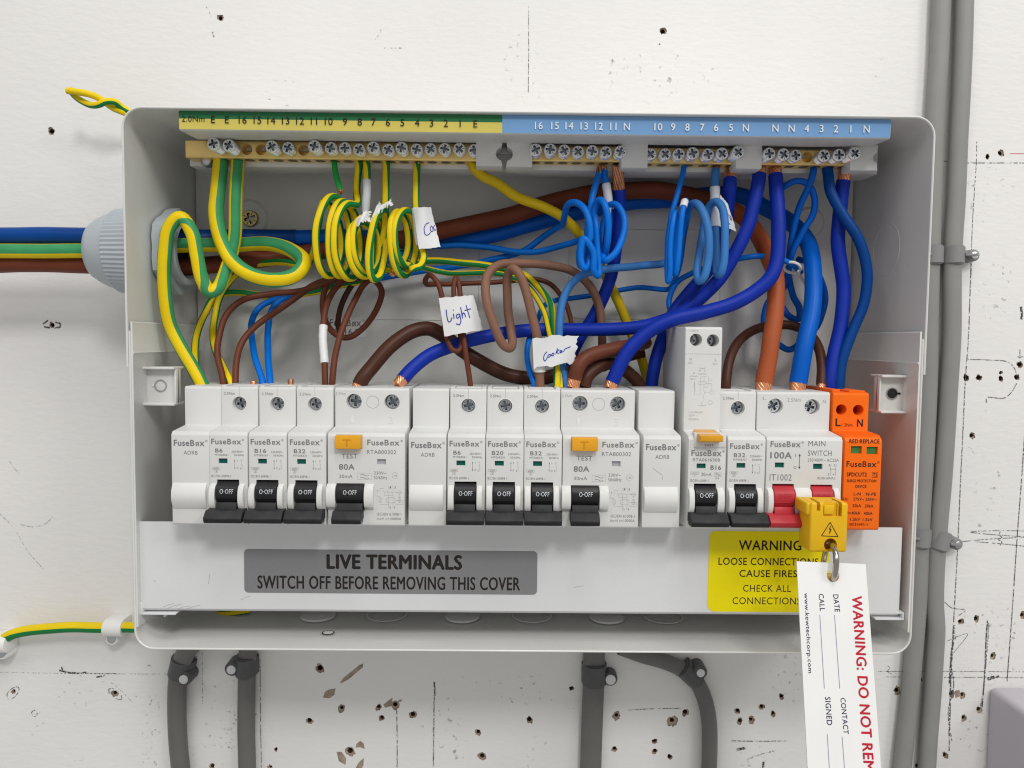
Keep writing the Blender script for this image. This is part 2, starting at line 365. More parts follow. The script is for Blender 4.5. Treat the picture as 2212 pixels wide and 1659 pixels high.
# ================================================================== the setting: the painted board wall with its screw holes
HOLES = [  # px, py, hole radius, torn-paint radius (photo px)
 (476, 38, 4, 8), (1433, 67, 5, 8), (111, 283, 5, 9), (112, 702, 4, 7), (2133, 338, 5, 6), (2162, 331, 5, 8), (2087, 816, 7, 8), (2115, 816, 5, 8),
 (2162, 805, 3, 4.5), (2162, 818, 5, 6.5), (2203, 788, 5, 8), (2197, 815, 5, 7), (2100, 941, 4, 8), (2076, 1343, 4, 8), (2109, 1337, 5, 8), (2145, 1417, 4, 9),
 (1938, 1492, 5, 11), (2056, 1499, 4, 8), (2079, 1502, 4, 9), (2115, 1533, 4, 8), (2082, 1551, 4, 8), (2042, 1632, 4, 8), (2209, 1329, 4, 8), (1982, 1655, 4, 7),
 (29, 1494, 3, 6), (248, 1498, 4, 9), (691, 1444, 6, 11), (737, 1530, 4, 10), (669, 1557, 5, 9), (596, 1619, 4, 5), (756, 1623, 6, 12), (818, 1528, 4, 8),
 (824, 1551, 4, 8), (854, 1523, 5, 12), (892, 1544, 5, 10), (1033, 1582, 4, 8), (1041, 1634, 5, 11), (1144, 1555, 5, 9), (1235, 1487, 4, 6), (1331, 1546, 4, 11),
 (1452, 1557, 5, 14), (1481, 1539, 5, 9), (1414, 1601, 5, 7), (1414, 1623, 4, 7), (1447, 1635, 5, 7), (1327, 1618, 4, 7), (1593, 1536, 4, 7.5), (1598, 1558, 4, 8),
 (1623, 1555, 4, 9), (1645, 1527, 4, 8), (1670, 1542, 4, 7), (1688, 1505, 4, 8), (1990, 1468, 3, 4), (458, 1656, 4, 8), (583, 1657, 3, 6)]
PATCH = [[(735, 1474), (742, 1464), (760, 1450), (776, 1437), (785, 1433), (784, 1441), (770, 1453), (752, 1468), (737, 1476)],
 [(698, 1507), (702, 1494), (712, 1489), (725, 1487), (722, 1501), (713, 1508)], [(727, 1624), (738, 1624), (748, 1638), (746, 1652), (732, 1644)],
 [(770, 1607), (778, 1600), (786, 1606), (788, 1618), (778, 1614), (768, 1615)], [(768, 1659), (776, 1646), (786, 1637), (785, 1654), (776, 1668)],
 [(828, 1522), (842, 1511), (848, 1507), (846, 1525), (832, 1529)], [(2062, 1492), (2072, 1490), (2076, 1503), (2064, 1508)], [(862, 1511), (869, 1511), (866, 1516), (860, 1516)]]
wm = MB()
rnd = random.Random(3)
outer = [(-1300, -1000), (1300, -1000), (1300, 900), (-1300, 900)]
from mathutils.geometry import delaunay_2d_cdt
wv = [Vector(p) for p in outer]; wf = [list(range(4))]
def spl(pts):
    k = len(wv); wv.extend(Vector(p) for p in pts); wf.append(list(range(k, k + len(pts))))
hole_loops = []
for px, py, rh, rc in HOLES:
    c = at(px, py, 0); k = 0.2698
    n = 18; ph = rnd.random() * 6; e = 1 + 0.25 * rnd.random()
    lo = []
    for j in range(n):
        a = 2 * math.pi * j / n
        q = rc * k * (0.82 + 0.22 * math.sin(2 * a + ph) * rnd.random() + 0.32 * (rnd.random() - 0.5))
        lo.append((c.x + q * math.cos(a), c.z + q * e * math.sin(a)))
    hole_loops.append((lo, (c.x + rnd.uniform(-.3, .3), c.z), rh * k)); spl(lo)
rv, _, rf, _, _, of_ = delaunay_2d_cdt(wv, [], wf, 1, 1e-5)
wm.add([(v.x, 0, v.y) for v in rv], [f for f, src in zip(rf, of_) if list(src) == [0]], M_WALL)
wall = wm.build('wall', org=(0, 0, 0), smooth=False, recalc=False)
bm_ = bmesh.new(); bm_.from_mesh(wall.data)
bmesh.ops.reverse_faces(bm_, faces=[f for f in bm_.faces if f.normal.y > 0]); bm_.to_mesh(wall.data); bm_.free()
structure(wall); wall['label'] = 'white painted board wall pitted with screw holes and pencil lines'
for lo, (cx, cz), rh in hole_loops:
    b = MB(); n = len(lo)
    mid = [(cx + rh * (1 + 0.2 * math.sin(3 * j)) * math.cos(2 * math.pi * j / n), -0.9, cz + rh * math.sin(2 * math.pi * j / n)) for j in range(n)]
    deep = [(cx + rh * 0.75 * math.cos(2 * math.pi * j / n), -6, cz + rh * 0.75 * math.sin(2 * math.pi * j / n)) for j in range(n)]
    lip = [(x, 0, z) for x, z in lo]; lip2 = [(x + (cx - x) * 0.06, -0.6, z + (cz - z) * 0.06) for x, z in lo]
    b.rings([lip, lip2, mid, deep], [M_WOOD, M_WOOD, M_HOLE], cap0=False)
    b.build('screw_hole', wall, recalc=True)
for pl in PATCH:
    b = MB(); pp = [at(x, y, 0) for x, y in pl]
    b.add([(p.x, 0.08, p.z) for p in pp], [tuple(range(len(pp)))], M_WOOD); b.build('torn_paint', wall, recalc=False, smooth=False)
# pencil and marker lines, flat on the paint
LINES = [(M_PENCILF, 1.6, [(0, 1452), (180, 1455), (364, 1456)]), (M_PENCIL, 2.2, [(150, 1453), (200, 1455), (250, 1455)]), (M_PENCILF, 1.6, [(437, 1411), (438, 1522)]),
 (M_PENCIL, 1.6, [(562, 1421), (563, 1560), (565, 1659), (565, 1700)]), (M_PENCIL, 2.2, [(857, 1532), (858, 1600), (858, 1680)]), (M_PENCIL, 2.6, [(938, 1500), (937, 1580), (936, 1680)]),
 (M_PENCILB, 3.6, [(938, 1473), (939, 1488), (939, 1503)]), (M_PENCIL, 1.8, [(1354, 1534), (1410, 1531), (1470, 1530)]), (M_PENCIL, 2.2, [(1578, 1600), (1640, 1601), (1698, 1600)]),
 (M_PENCILF, 3, [(1613, 1641), (1640, 1630), (1676, 1621)]), (M_PENCILB, 5, [(1647, 1680), (1648, 1660), (1649, 1645)]), (M_PENCILB, 6, [(1590, 1620), (1602, 1617), (1610, 1615)]),
 (M_PENCIL, 1.6, [(1142, 14), (1142, 110), (1141, 200)]), (M_PENCIL, 1.8, [(2110, 305), (2109, 349), (2105, 410), (2101, 473), (2096, 603)]),
 (M_PENCIL, 2.4, [(2098, 570), (2095, 640), (2092, 725), (2085, 825), (2080, 930), (2075, 1036), (2068, 1191), (2060, 1340), (2054, 1451), (2052, 1540), (2050, 1622)]),
 (M_PENCIL, 1.8, [(2087, 352), (2150, 352), (2225, 352)]), (M_PENCIL, 1.5, [(2036, 348), (2050, 349)]), (M_TRED, 1.0, [(2182, 332), (2225, 332)]),
 (M_PENCIL, 1.9, [(2090, 776), (2144, 778), (2171, 780), (2183, 786), (2192, 797), (2197, 815)]), (M_PENCIL, 1.9, [(2131, 870), (2131, 859), (2168, 860), (2184, 848), (2196, 828)]),
 (M_PENCILB, 2.0, [(2213, 940), (2206, 1042), (2198, 1146), (2187, 1310), (2175, 1473)]),
 (M_PENCIL, 1.6, [(2225, 1147), (2150, 1146), (2095, 1149), (2150, 1155), (2225, 1160)]), (M_PENCIL, 1.6, [(2075, 1170), (2140, 1164), (2225, 1160)]), (M_PENCIL, 1.6, [(2105, 1170), (2160, 1174), (2225, 1181)]),
 (M_PENCIL, 2, [(2161, 1148), (2157, 1156), (2164, 1160), (2157, 1166), (2164, 1170), (2160, 1178)]),
 (M_PENCILB, 3.2, [(2133, 1340), (2130, 1380), (2128, 1430), (2126, 1470), (2121, 1529)]), (M_PENCIL, 2, [(2136, 1346), (2134, 1380), (2129, 1440), (2124, 1490), (2118, 1525)]),
 (M_PENCILB, 4.5, [(2057, 1395), (2054, 1430), (2051, 1478)]), (M_PENCIL, 3.5, [(2062, 1350), (2058, 1390), (2054, 1460), (2052, 1530), (2050, 1590)]), (M_PENCIL, 2.2, [(2066, 1370), (2053, 1420), (2060, 1480), (2048, 1540), (2056, 1600)]),
 (M_PENCIL, 1.4, [(1893, 1450), (2000, 1450), (2060, 1450), (2212, 1451), (2230, 1451)]), (M_PENCIL, 1.4, [(1915, 1462), (1952, 1462)]), (M_PENCIL, 1.6, [(2038, 1463), (2120, 1463), (2230, 1464)]),
 (M_PENCILB, 7, [(2133, 1468), (2141, 1464), (2148, 1462)]), (M_PENCILB, 5, [(2152, 1462), (2158, 1460)]), (M_PENCIL, 1.5, [(2040, 1300), (2056, 1313), (2085, 1318), (2070, 1330)]), (M_PENCIL, 1.4, [(2045, 1385), (2090, 1369), (2060, 1410)]),
 (M_PENCILB, 5, [(2205, 662), (2207, 678), (2206, 690)]), (M_PENCIL, 2, [(2203, 775), (2203, 755)]), (M_PENCIL, 2, [(2197, 771), (2210, 771)]),
 (M_PENCILB, 4, [(128, 1448), (138, 1450), (150, 1453), (170, 1454)]), (M_PENCILB, 3, [(136, 1450), (133, 1440)]), (M_PENCIL, 4, [(208, 1462), (218, 1461), (228, 1458)]), (M_PENCILB, 2.6, [(178, 1452), (187, 1452)]),
 (M_PENCILF, 1.4, [(240, 1474), (262, 1492), (288, 1518)]), (M_PENCILF, 1.4, [(20, 995), (30, 1010), (40, 1020)]), (M_PENCILF, 1.6, [(45, 1133), (75, 1138), (100, 1130), (114, 1116)]), (M_PENCILF, 1.3, [(0, 1110), (30, 1140), (60, 1190), (100, 1235)]),
 (M_PENCIL, 1.8, [(1103, 1508), (1107, 1518)]), (M_PENCIL, 3, [(1424, 92), (1425, 97)]), (M_PENCIL, 3.4, [(459, 69), (462, 80)]), (M_PENCILF, 1.4, [(446, 15), (452, 26), (455, 36)]), (M_PENCILF, 2, [(825, 62), (818, 76), (808, 88)]), (M_PENCILF, 2, [(828, 104), (868, 104)]),
 (M_PENCILB, 3, [(93, 700), (104, 692)]), (M_PENCILB, 3.4, [(95, 706), (108, 708)]), (M_PENCILB, 3.4, [(120, 696), (130, 699), (130, 706), (116, 708)]),
 (M_PENCIL, 1.6, [(68, 1539), (74, 1534), (80, 1538), (79, 1546), (72, 1547), (68, 1539)]), (M_PENCIL, 1.6, [(16, 1505), (16, 1498), (28, 1486), (40, 1484), (41, 1492), (28, 1508), (18, 1510), (16, 1505)]),
 (M_PENCIL, 1.6, [(236, 1498), (236, 1488), (246, 1487)]), (M_PENCIL, 1.6, [(262, 1502), (262, 1511), (250, 1509)]), (M_PENCIL, 1.4, [(1916, 1437), (1922, 1442), (1917, 1450), (1926, 1456)])]
b = MB()
for i, (mt, wd, pts) in enumerate(LINES):
    pp = [at(x, y, 0) for x, y in pts]
    b.line([(p.x, p.z) for p in curve(pp, 6)], wd * 0.27, 0.10 + 0.012 * (i % 12), mt)
b.build('pencil_line', wall, recalc=False, smooth=False)
# scuffed paint: ragged blotches of black rubbing
b = MB()
SCUFF = [(M_SCUFF, 300, 350, 1430, 1660), (M_SCUFF, 486, 512, 1450, 1640), (M_SCUFF, 398, 412, 1520, 1640), (M_SCUFFF, 560, 660, 120, 250), (M_SCUFFF, 1080, 1190, 60, 225), (M_SCUFFF, 1640, 1790, 1400, 1540), (M_SCUFFF, 1560, 1700, 1610, 1665), (M_SCUFFF, 1280, 1560, 100, 230),
         (M_SCUFFF, 400, 560, 1480, 1659), (M_SCUFFF, 2050, 2200, 1180, 1659), (M_SCUFFF, 2080, 2200, 350, 700), (M_SCUFFF, 1890, 1970, 100, 220), (M_SCUFFF, 20, 60, 1270, 1360), (M_SCUFFF, 80, 300, 1465, 1659), (M_SCUFFF, 900, 1250, 1440, 1659), (M_SCUFF, 2130, 2160, 1456, 1472), (M_SCUFFF, 2080, 2170, 900, 1140)]
for i, (mt, x0, x1, y0, y1) in enumerate(SCUFF):
    n = 26; pts = []
    for j in range(n):
        a = 2 * math.pi * j / n; q = 0.75 + 0.45 * rnd.random()
        p = at((x0 + x1) / 2 + (x1 - x0) / 2 * q * math.cos(a), (y0 + y1) / 2 + (y1 - y0) / 2 * q * math.sin(a), 0); pts.append((p.x, 0.03 + i * 0.004, p.z))
    b.add(pts, [tuple(range(n))], mt)
b.build('scuff_mark', wall, recalc=False, smooth=False)

# ================================================================== the enclosure
box = thing('distribution_box', (0, 0, 0), 'large open grey-white steel consumer unit box screwed to the wall', 'distribution box')
W2, ZT, ZB, HB = 190.0, 129.05, -129.05, 80.0
def corner(cx, cz, r, a0, a1, n=8): return [(cx + r * math.cos(math.radians(a0 + (a1 - a0) * i / n)), cz + r * math.sin(math.radians(a0 + (a1 - a0) * i / n))) for i in range(n + 1)]
def shell(mb, path, th, h0, h1, mt):                     # open path (x, z), wall of thickness th on its inner side, from h0 to h1
    P = [Vector(p) for p in path]; inn = []
    for i, p in enumerate(P):
        t = (P[min(i + 1, len(P) - 1)] - P[max(i - 1, 0)]).normalized(); n = Vector((t.y, -t.x)); inn.append(p + n * th)
    n = len(P); rr = []
    e = 0.35
    for i in range(n):
        o, q = P[i], inn[i]; d = (q - o).normalized()
        rr.append([(o.x, h0, o.y), (o.x, h1 - e, o.y), (o.x + d.x * e, h1, o.y + d.y * e), (q.x - d.x * e, h1, q.y - d.y * e), (q.x, h1 - e, q.y), (q.x, h0, q.y)])
    mb.rings(rr, mt)
R = 9.5
b = MB()
shell(b, [(-W2, 8)] + corner(-W2 + R, ZT - R, R, 180, 90) + corner(W2 - R, ZT - R, R, 90, 0) + [(W2, 8)], 1.0, 0.2, HB, M_BOX)
b.build('upper_shell', box)
b = MB(); w3 = W2 - 1.05
shell(b, [(w3, 25)] + corner(w3 - R, ZB + R, R, 0, -90) + corner(-w3 + R, ZB + R, R, -90, -180) + [(-w3, 25)], 1.0, 0.2, HB - 0.3, M_BOX)
b.build('lower_shell', box)
b = MB(); b.box(-187.9, 187.9, 0.3, 2.0, -127.9, 127.9, M_BOX)
def ring_line(x0, x1, z0, z1, r, wd, h0, h1):
    o = corner(x0 + r, z1 - r, r, 180, 90, 6) + corner(x1 - r, z1 - r, r, 90, 0, 6) + corner(x1 - r, z0 + r, r, 0, -90, 6) + corner(x0 + r, z0 + r, r, -90, -180, 6)
    cx, cz = (x0 + x1) / 2, (z0 + z1) / 2
    def off(d): return [(x + (d if x < cx else -d), z + (d if z < cz else -d)) for x, z in o]
    b.rings([[(x, h0, z) for x, z in o], [(x, h1, z) for x, z in off(wd * .4)], [(x, h1, z) for x, z in off(wd * .6)], [(x, h0, z) for x, z in off(wd)]], M_BOX, False, False)
for (xa, ya, xb, yb) in ((690, 690, 1037, 520), (1226, 689, 1560, 497)):
    p, q = at(xa, ya, 2), at(xb, yb, 2); ring_line(p.x, q.x, p.z, q.z, 6, 0.9, 1.9, 2.45)
for px, py, r in ((540, 472, 11), (1748, 480, 9), (1640, 790, 4)):
    c = at(px, py, 2); b.lathe((c.x, 0, c.z), 'h', [(1.9, r), (3.2, r - 1.6), (3.2, r - 2.2)], M_BOX, 32, False, True)
b.build('back_panel', box)
# the fixing screw at the back, and a sticker
c = at(540, 471.5, 4.6); b = MB(); b.screw((c.x, 5.0, c.z), 4.6, 2.2, M_YPASS, M_HOLE, 0.35); b.build('fixing_screw', box)
b = MB(); p, q = at(710, 728, 2.0), at(790, 686, 2.0); b.prism_h([(x, z) for x, z in corner(p.x + 1, q.z - 1, 1, 180, 90, 3) + corner(q.x - 1, q.z - 1, 1, 90, 0, 3) + corner(q.x - 1, p.z + 1, 1, 0, -90, 3) + corner(p.x + 1, p.z + 1, 1, -90, -180, 3)], 2.02, 2.3, M_LABELB)
def logo(mb, x0, x1, z0, z1, h, mt, reg=True, bold=0.02):
    """the maker's lettering with its squared o"""
    Wd = x1 - x0; zc = z1 - z0
    mb.text('FuseB', x0, x0 + Wd * 0.605, z0, z1, h, mt, bold)
    a, c2 = x0 + Wd * 0.645, x0 + Wd * 0.745; t = zc * 0.16; zz = z0 + zc * 0.66; z0b = z0
    mb.rect(a, c2, zz - t, zz, h, mt); mb.rect(a, a + t, z0b, zz - t, h, mt); mb.rect(a + t, c2 - t * 1.6, z0b, z0b + t, h, mt); mb.rect(c2 - t, c2, z0b, zz - t, h, mt)
    mb.rect(a + t * 1.4, a + t * 2.4, z0b + t * 1.5, z0b + t * 2.4, h, mt)
    mb.text('x', x0 + Wd * 0.765, x0 + Wd * 0.905, z0, z0 + zc * 0.70, h, mt, bold)
    if reg:
        r = zc * 0.20; cx, cz = x1 - r, z1 - r * 0.8; n = 14; o = [(cx + r * math.cos(2 * math.pi * k / n), h, cz + r * math.sin(2 * math.pi * k / n)) for k in range(n)]; i_ = [(cx + (p_[0] - cx) * .78, h, cz + (p_[2] - cz) * .78) for p_ in o]
        mb.add(o + i_, [(k, (k + 1) % n, n + (k + 1) % n, n + k) for k in range(n)], mt)
        mb.text('R', cx - r * .35, cx + r * .35, cz - r * .5, cz + r * .5, h, mt)
logo(b, p.x + 0.8, q.x - 0.6, (p.z + q.z) / 2 + 0.6, q.z - 1.2, 2.36, M_PRINT, True, 0.02)
b.text('F2016.2', p.x + 1.4, q.x - 4, p.z + 1.2, (p.z + q.z) / 2 - 0.9, 2.36, M_PRINT, 0.02)
b.build('sticker', box)
# the two lid brackets on the side walls
def bracket(sgn, xa, xb, za, zb, kx, kz):
    b = MB(); h = 70
    b.box(xa, xb, 64.5, 65.7, za, zb, M_BOX, 0.3)
    b.box(xa, xb, 58, 70, zb - 1.2, zb, M_BOX, 0.35); b.box(xa, xb, 58, 70, za, za + 1.2, M_BOX, 0.35)
    if sgn < 0: b.box(xb - 1.0, xb, 62, 67.5, za + 1.1, zb - 1.1, M_BOX, 0.3)
    else: b.box(xa, xa + 1.0, 62, 67.5, za + 1.1, zb - 1.1, M_BOX, 0.3); b.box(xb - 1, xb, 58, 69, za + 1.1, zb - 1.1, M_BOX, 0.3)
    n = 24
    b.lathe((kx, 0, kz), 'h', [(65.0, 3.1), (66.2, 3.0), (66.2, 2.5), (65.75, 2.4)], M_STEELS, n, False, False)
    b.lathe((kx, 0, kz), 'h', [(65.72, 2.45), (65.76, 2.3)], M_BOX if sgn < 0 else M_DARK, n, False, True)
    b.box(kx - 4.2 if sgn < 0 else kx + 2.2, kx - 2.4 if sgn < 0 else kx + 4.2, 65.6, 66.2, kz - 0.5, kz + 0.5, M_PLAST2 if sgn < 0 else M_DARK, 0.1)
    return b.build('lid_bracket', box)
p, q, k = at(295, 876, 70), at(375, 793, 70), at(347, 833, 66); bracket(-1, max(p.x, -187.9), q.x, p.z, q.z, k.x, k.z)
p, q, k = at(1903, 893, 70), at(1979, 811, 70), at(1927, 850, 66); bracket(1, p.x, min(q.x, 187.9), p.z, q.z, k.x, k.z)
# pressed side plates with their ledge
for sg, px, py, py2 in ((-1, 275, 694, 762), (1, 2003, 716, 785)):
    b = MB(); z1_, z2_ = at(px, py, 80).z, at(px, py2, 80).z
    pr = [(-187.9, -118), (-187.0, -118), (-187.0, z2_ - .8), (-186.4, z2_), (-187.0, z2_ + .8), (-187.0, z1_ - .5), (-187.5, z1_), (-187.9, z1_)]
    b.prism_h([(sg * -x, z) for x, z in pr] if sg > 0 else pr, 3, 79.2, M_BOX); b.build('side_plate', box)
# pale discs for open knockouts, the bright wall beyond put into their colour, and a slot in the floor of the box
for px in (680, 997, 1315):
    b = MB(); c = at(px, 1333, 45); b.lathe((c.x, 38, -127.0), 'z', [(-0.4, 9.5), (0.5, 9.3), (0.7, 8.6)], M_PLAST2, 36); b.build('open_knockout_disc', box)
for px in (830, 1150, 1440):
    b = MB(); c = at(px, 1333, 45); b.lathe((c.x, 36, -127.05), 'z', [(0, 11), (0.3, 10.7), (0.3, 10.3), (0.0, 10)], M_BOX, 40, False, False); b.build('knockout', box)
b = MB(); c = at(709, 1354, 62); b.lathe((c.x, 62, -127.02), 'z', [(0, 3.2), (0.15, 3.1), (0.12, 2.6)], M_DARK, 24, False, False, 0.8); b.lathe((c.x, 62, -127.0), 'z', [(0.05, 2.7), (0.1, 2.5)], M_PLAST2, 24, False, True, 0.8)  # dark rim and pale centre stand in for shade and light in the slot
b.build('slot', box)
# dashed ridge and knockout rings pressed in the side walls
b = MB()
p0, p1 = Vector((-187.95, 62, -13)), Vector((-187.95, 25, -62))
b.tube([p0, p1], 0.7, M_BOX, 8)
for i in range(4, 15):
    if i in (9, 10): continue
    a_ = p0.lerp(p1, i / 20); c_ = p0.lerp(p1, (i + 0.5) / 20); b.tube([a_ + Vector((0.5, 0, 0)), c_ + Vector((0.5, 0, 0))], 0.45, M_DARK, 6)
b.build('pressed_ridge', box)
b = MB(); h, z, r = 40, 72, 14; b.lathe((189.0, h, z), 'x', [(0.0, r), (-0.22, r - .3), (-0.22, r - .6), (0, r - .9)], M_BOX, 40, False, False); b.build('knockout', box)

# ================================================================== cable gland and the three tails
gl_z = at(260, 543, 36).z; GH = 36
gl = thing('cable_gland', (-190, GH, gl_z), 'big pale grey ribbed cable gland through the left side of the box', 'cable gland')
b = MB(); n = 120; rr = []
for d, r, rib in ((-191, 21.6, 0), (-191.2, 22.3, 1), (-203, 22.2, 1), (-213.5, 21.4, 1), (-214.2, 20.6, 0), (-218.5, 19.2, 0), (-223, 17.0, 0), (-226.5, 14.6, 0), (-227.3, 13.0, 0), (-222, 12.4, 0)):
    rr.append([(d, GH + (r + (0.5 if rib and j % 2 else 0)) * math.sin(2 * math.pi * j / n), gl_z + (r + (0.5 if rib and j % 2 else 0)) * math.cos(2 * math.pi * j / n)) for j in range(n)])
b.rings(rr, M_GLAND, False, True); b.build('dome_nut', gl, angle=30)
b = MB()
n = 24; b.rings([[(x, GH + r * (1 + 0.06 * hx * math.cos(6 * 2 * math.pi * j / n)) * math.sin(2 * math.pi * j / n), gl_z + r * (1 + 0.06 * hx * math.cos(6 * 2 * math.pi * j / n)) * math.cos(2 * math.pi * j / n)) for j in range(n)] for x, r, hx in ((-188.0, 21.5, 1), (-182.5, 21.5, 1), (-182, 20.6, 1), (-182, 17.6, 0), (-178.5, 17.6, 0), (-178, 17.0, 0), (-178, 14.6, 0), (-186, 14.4, 0))], M_GLAND, False, True)
b.build('lock_nut', gl, angle=30)
b = MB(); b.lathe((-185, GH, gl_z), 'x', [(0, 14.3), (0.3, 14.2)], M_DARK, 24); b.build('rubber_seal', gl)

ALLW = []
def ends(pts): return pts
def wire(name, label, cat, mt, r, pts, group=None, mat2=None, frac=0.4, off=0.0, twist=0.0, n=12, sub=7, cu0=0.0, cu1=0.0, raw=None, cmat=None, guide=None, quad=True):
    """an insulated wire traced through the place; cu0 / cu1: mm of bare copper strands beyond its start / end"""
    P = [at(*p) for p in pts] if raw is None else [Vector(p) for p in raw]
    path = curve(P, sub); b = MB(); sd = len(ALLW) * 7.3
    for i in range(1, len(path) - 1):                      # small kinks of hand-bent wire
        path[i] = path[i] + noise.noise_vector(path[i] * (0.075 if r < 2.4 else 0.045) + Vector((sd, 0, 0))) * ((0.42 if r < 2.4 else 0.55) * min(1, i / 8, (len(path) - 1 - i) / 8))
    quad = quad and bool(mat2)
    if quad: frac = 0.46; n = max(n, 16) if n < 20 else 24
    if mat2: off = -frac * math.pi * (0.5 if quad else 1) + off
    gd_ = None
    if guide:
        G = [Vector(g_) for g_ in guide]; G += [G[-1]] * max(0, len(P) - len(G)); gd_ = [G[min(i // sub, len(P) - 1)].lerp(G[min(i // sub + 1, len(P) - 1)], (i % sub) / sub) for i in range(len(path))]
    b.tube(path, r, mt, n, mat2, frac, off, twist, align=Vector((1, 0, 0)) if mat2 else None, guide=gd_, quad=quad)
    o = b.build(name, angle=60); tag(o, label, cat, group)
    for L, p, d in ((cu0, path[0], (path[0] - path[4]).normalized()), (cu1, path[-1], (path[-1] - path[-5]).normalized())):
        if L: strands(o, p, d, r, L, cmat or M_COPPER)
    ALLW.append(o); return o, path
def strands(o, p, d, r, L, mt):
    b = MB(); d = Vector(d)
    u = d.orthogonal().normalized(); v = d.cross(u); k = 11 if r > 2 else 4; rs = r * (0.24 if r > 2 else 0.42)
    for ring, cnt, q in ((0, k, r * 0.76), (1, 6 if r > 2 else 1, r * 0.34 if r > 2 else 0)):
        for j in range(cnt):
            pts = []
            for s_ in range(6):
                t = s_ / 5; a = 2 * math.pi * j / cnt + 1.3 * t * (1 - ring * .5); sq = 1 - 0.22 * t
                pts.append(p + d * (-0.8 + t * (L + 0.8)) + u * (q * sq * math.cos(a)) + v * (q * sq * math.sin(a)))
            b.tube(pts, rs, mt, 6)
    b.build('copper_strands', o, angle=80)
def sleeve(o, path, i0, i1, r, mt=None, name='sleeve'):
    b = MB(); seg = path[i0:i1 + 1]; b.tube(seg, [r * (1 + (0.03 if name == 'sleeve' else 0) * math.sin(i * 2.1)) for i in range(len(seg))], mt or M_PAPER, 14); b.build(name, o)
def near(path, px, py):                                   # index of the path point closest to a traced spot
    best = None
    for i, p in enumerate(path):
        q = at(px, py, p.y); d = (q.x - p.x) ** 2 + (q.z - p.z) ** 2
        if best is None or d < best[0]: best = (d, i)
    return best[1]

# ---- supply tails (enter from the left through the gland)
g = 'supply tails through the gland'
o, pa = wire('supply_cable', 'thick navy blue cable entering the gland from the left, ending at the main switch', 'cable', M_WIRE_BLUE, 4.4,
     [(-900, 520, 37), (-400, 514, 37), (90, 511, 37), (185, 512, 37), (290, 516, 35), (400, 515, 30), (520, 514, 20), (640, 513, 14), (760, 512, 11), (870, 520, 10), (960, 521, 10), (1042, 512, 12), (1131, 489, 12), (1221, 465, 12), (1355, 439, 12), (1444, 431, 13), (1530, 420, 13), (1600, 423, 13), (1655, 450, 16), (1704, 478, 22), (1740, 515, 30), (1755, 566, 40), (1757, 620, 47), (1752, 680, 52), (1737, 750, 56), (1724, 828, 58)], g, cu1=4, n=16)
sleeve(o, pa, 0, near(pa, 640, 513), 4.75, M_WIRE_NAVY, 'outer_sheath')
o, pa = wire('supply_cable', 'thick red-brown cable entering the gland under the green one, ending at the main switch', 'cable', M_WIRE_RED_LIT, 4.4,
     [(-900, 582, 36), (-400, 573, 36), (90, 570, 36), (190, 572, 36), (290, 576, 34), (400, 577, 28), (520, 565, 20), (640, 549, 14), (760, 533, 14), (878, 515, 18), (952, 499, 20), (1097, 466, 21), (1185, 440, 21), (1266, 421, 21), (1330, 414, 21), (1400, 411, 22), (1470, 419, 22), (1531, 432, 22), (1590, 458, 24), (1632, 500, 28), (1660, 554, 38), (1675, 600, 46), (1675, 677, 52), (1663, 758, 56), (1650, 828, 58)], g, cu1=4, n=16)
sleeve(o, pa, 0, near(pa, 1575, 448), 4.75, M_WIRE_RED, 'outer_sheath')  # darker brown up to the bend; beyond it light is put into the colour
wire('supply_cable', 'thick green and yellow earth cable from the gland looping round to the earth bar', 'cable', M_WIRE_Y, 3.75,
     [(-900, 552, 42), (-400, 545, 42), (90, 542, 42), (185, 543, 42), (290, 538, 42), (400, 531, 38), (500, 530, 34), (580, 527, 36), (630, 541, 44), (656, 568, 52), (637, 595, 58), (600, 605, 60), (546, 596, 58), (503, 565, 55), (478, 520, 52), (468, 460, 50), (472, 410, 48), (476, 370, 47), (477, 346, 46)], g, mat2=M_WIRE_GP, frac=0.52, n=22, guide=[(0, 1, .25)] * 8 + [(-.4, .9, .3), (-.7, .5, .3), (-.4, .5, .7), (0, .05, 1), (.1, .1, 1), (.6, .2, .7), (.9, .35, .3), (.9, .42, 0)], cu1=4, cmat=M_COPPERD)

# ================================================================== terminal bars under the coloured strip
strip_l, strip_m, strip_r = at(386, 256, 77).x, at(1085, 266, 77).x, at(1925, 276, 77).x
ztop, zsplit, zbot = 127.9, at(386, 256, 77).z, at(390, 280, 76).z
car = thing('terminal_carrier', (0, 27, 118), 'long white moulding under the top edge with green, yellow and blue numbered label strip', 'terminal rail')
b = MB()
prof = [(74, ztop), (77, ztop), (76.6, zbot), (75.6, zbot - 0.4), (56, zbot + 0.8), (56, zbot + 2.2), (73, zbot + 2)]
b.prism(prof, strip_l, strip_r, M_PLAST, 0.2)
b.box(strip_l + 5, strip_r - 3, 2, 74.5, ztop - 2.2, ztop - 0.1, M_PLAST, 0.0)
b.box(at(417, 303, 56).x, at(1880, 303, 56).x, 40, 46, zbot - 2.0, zbot + 1.4, M_PLAST, 0.2)
b.box(at(432, 360, 30).x, at(1870, 360, 30).x, 27, 43, 110.3, 122, M_PLAST, 0.4); b.build('moulding', car)
zs = lambda x: 0
def strip(x0, x1, z0, z1, mt, mb): mb.add([(x0, 77.12, z1), (x1, 77.12, z1), (x1, 76.72 + 0.4 * (z0 - zbot) / (ztop - zbot), z0), (x0, 76.72 + 0.4 * (z0 - zbot) / (ztop - zbot), z0)], [(0, 1, 2, 3)], mt)
b = MB(); strip(strip_l + 0.1, strip_m, zsplit, ztop, M_GEL, b); strip(strip_l + 0.1, strip_m, zbot + 0.1, zsplit, M_YEL, b)
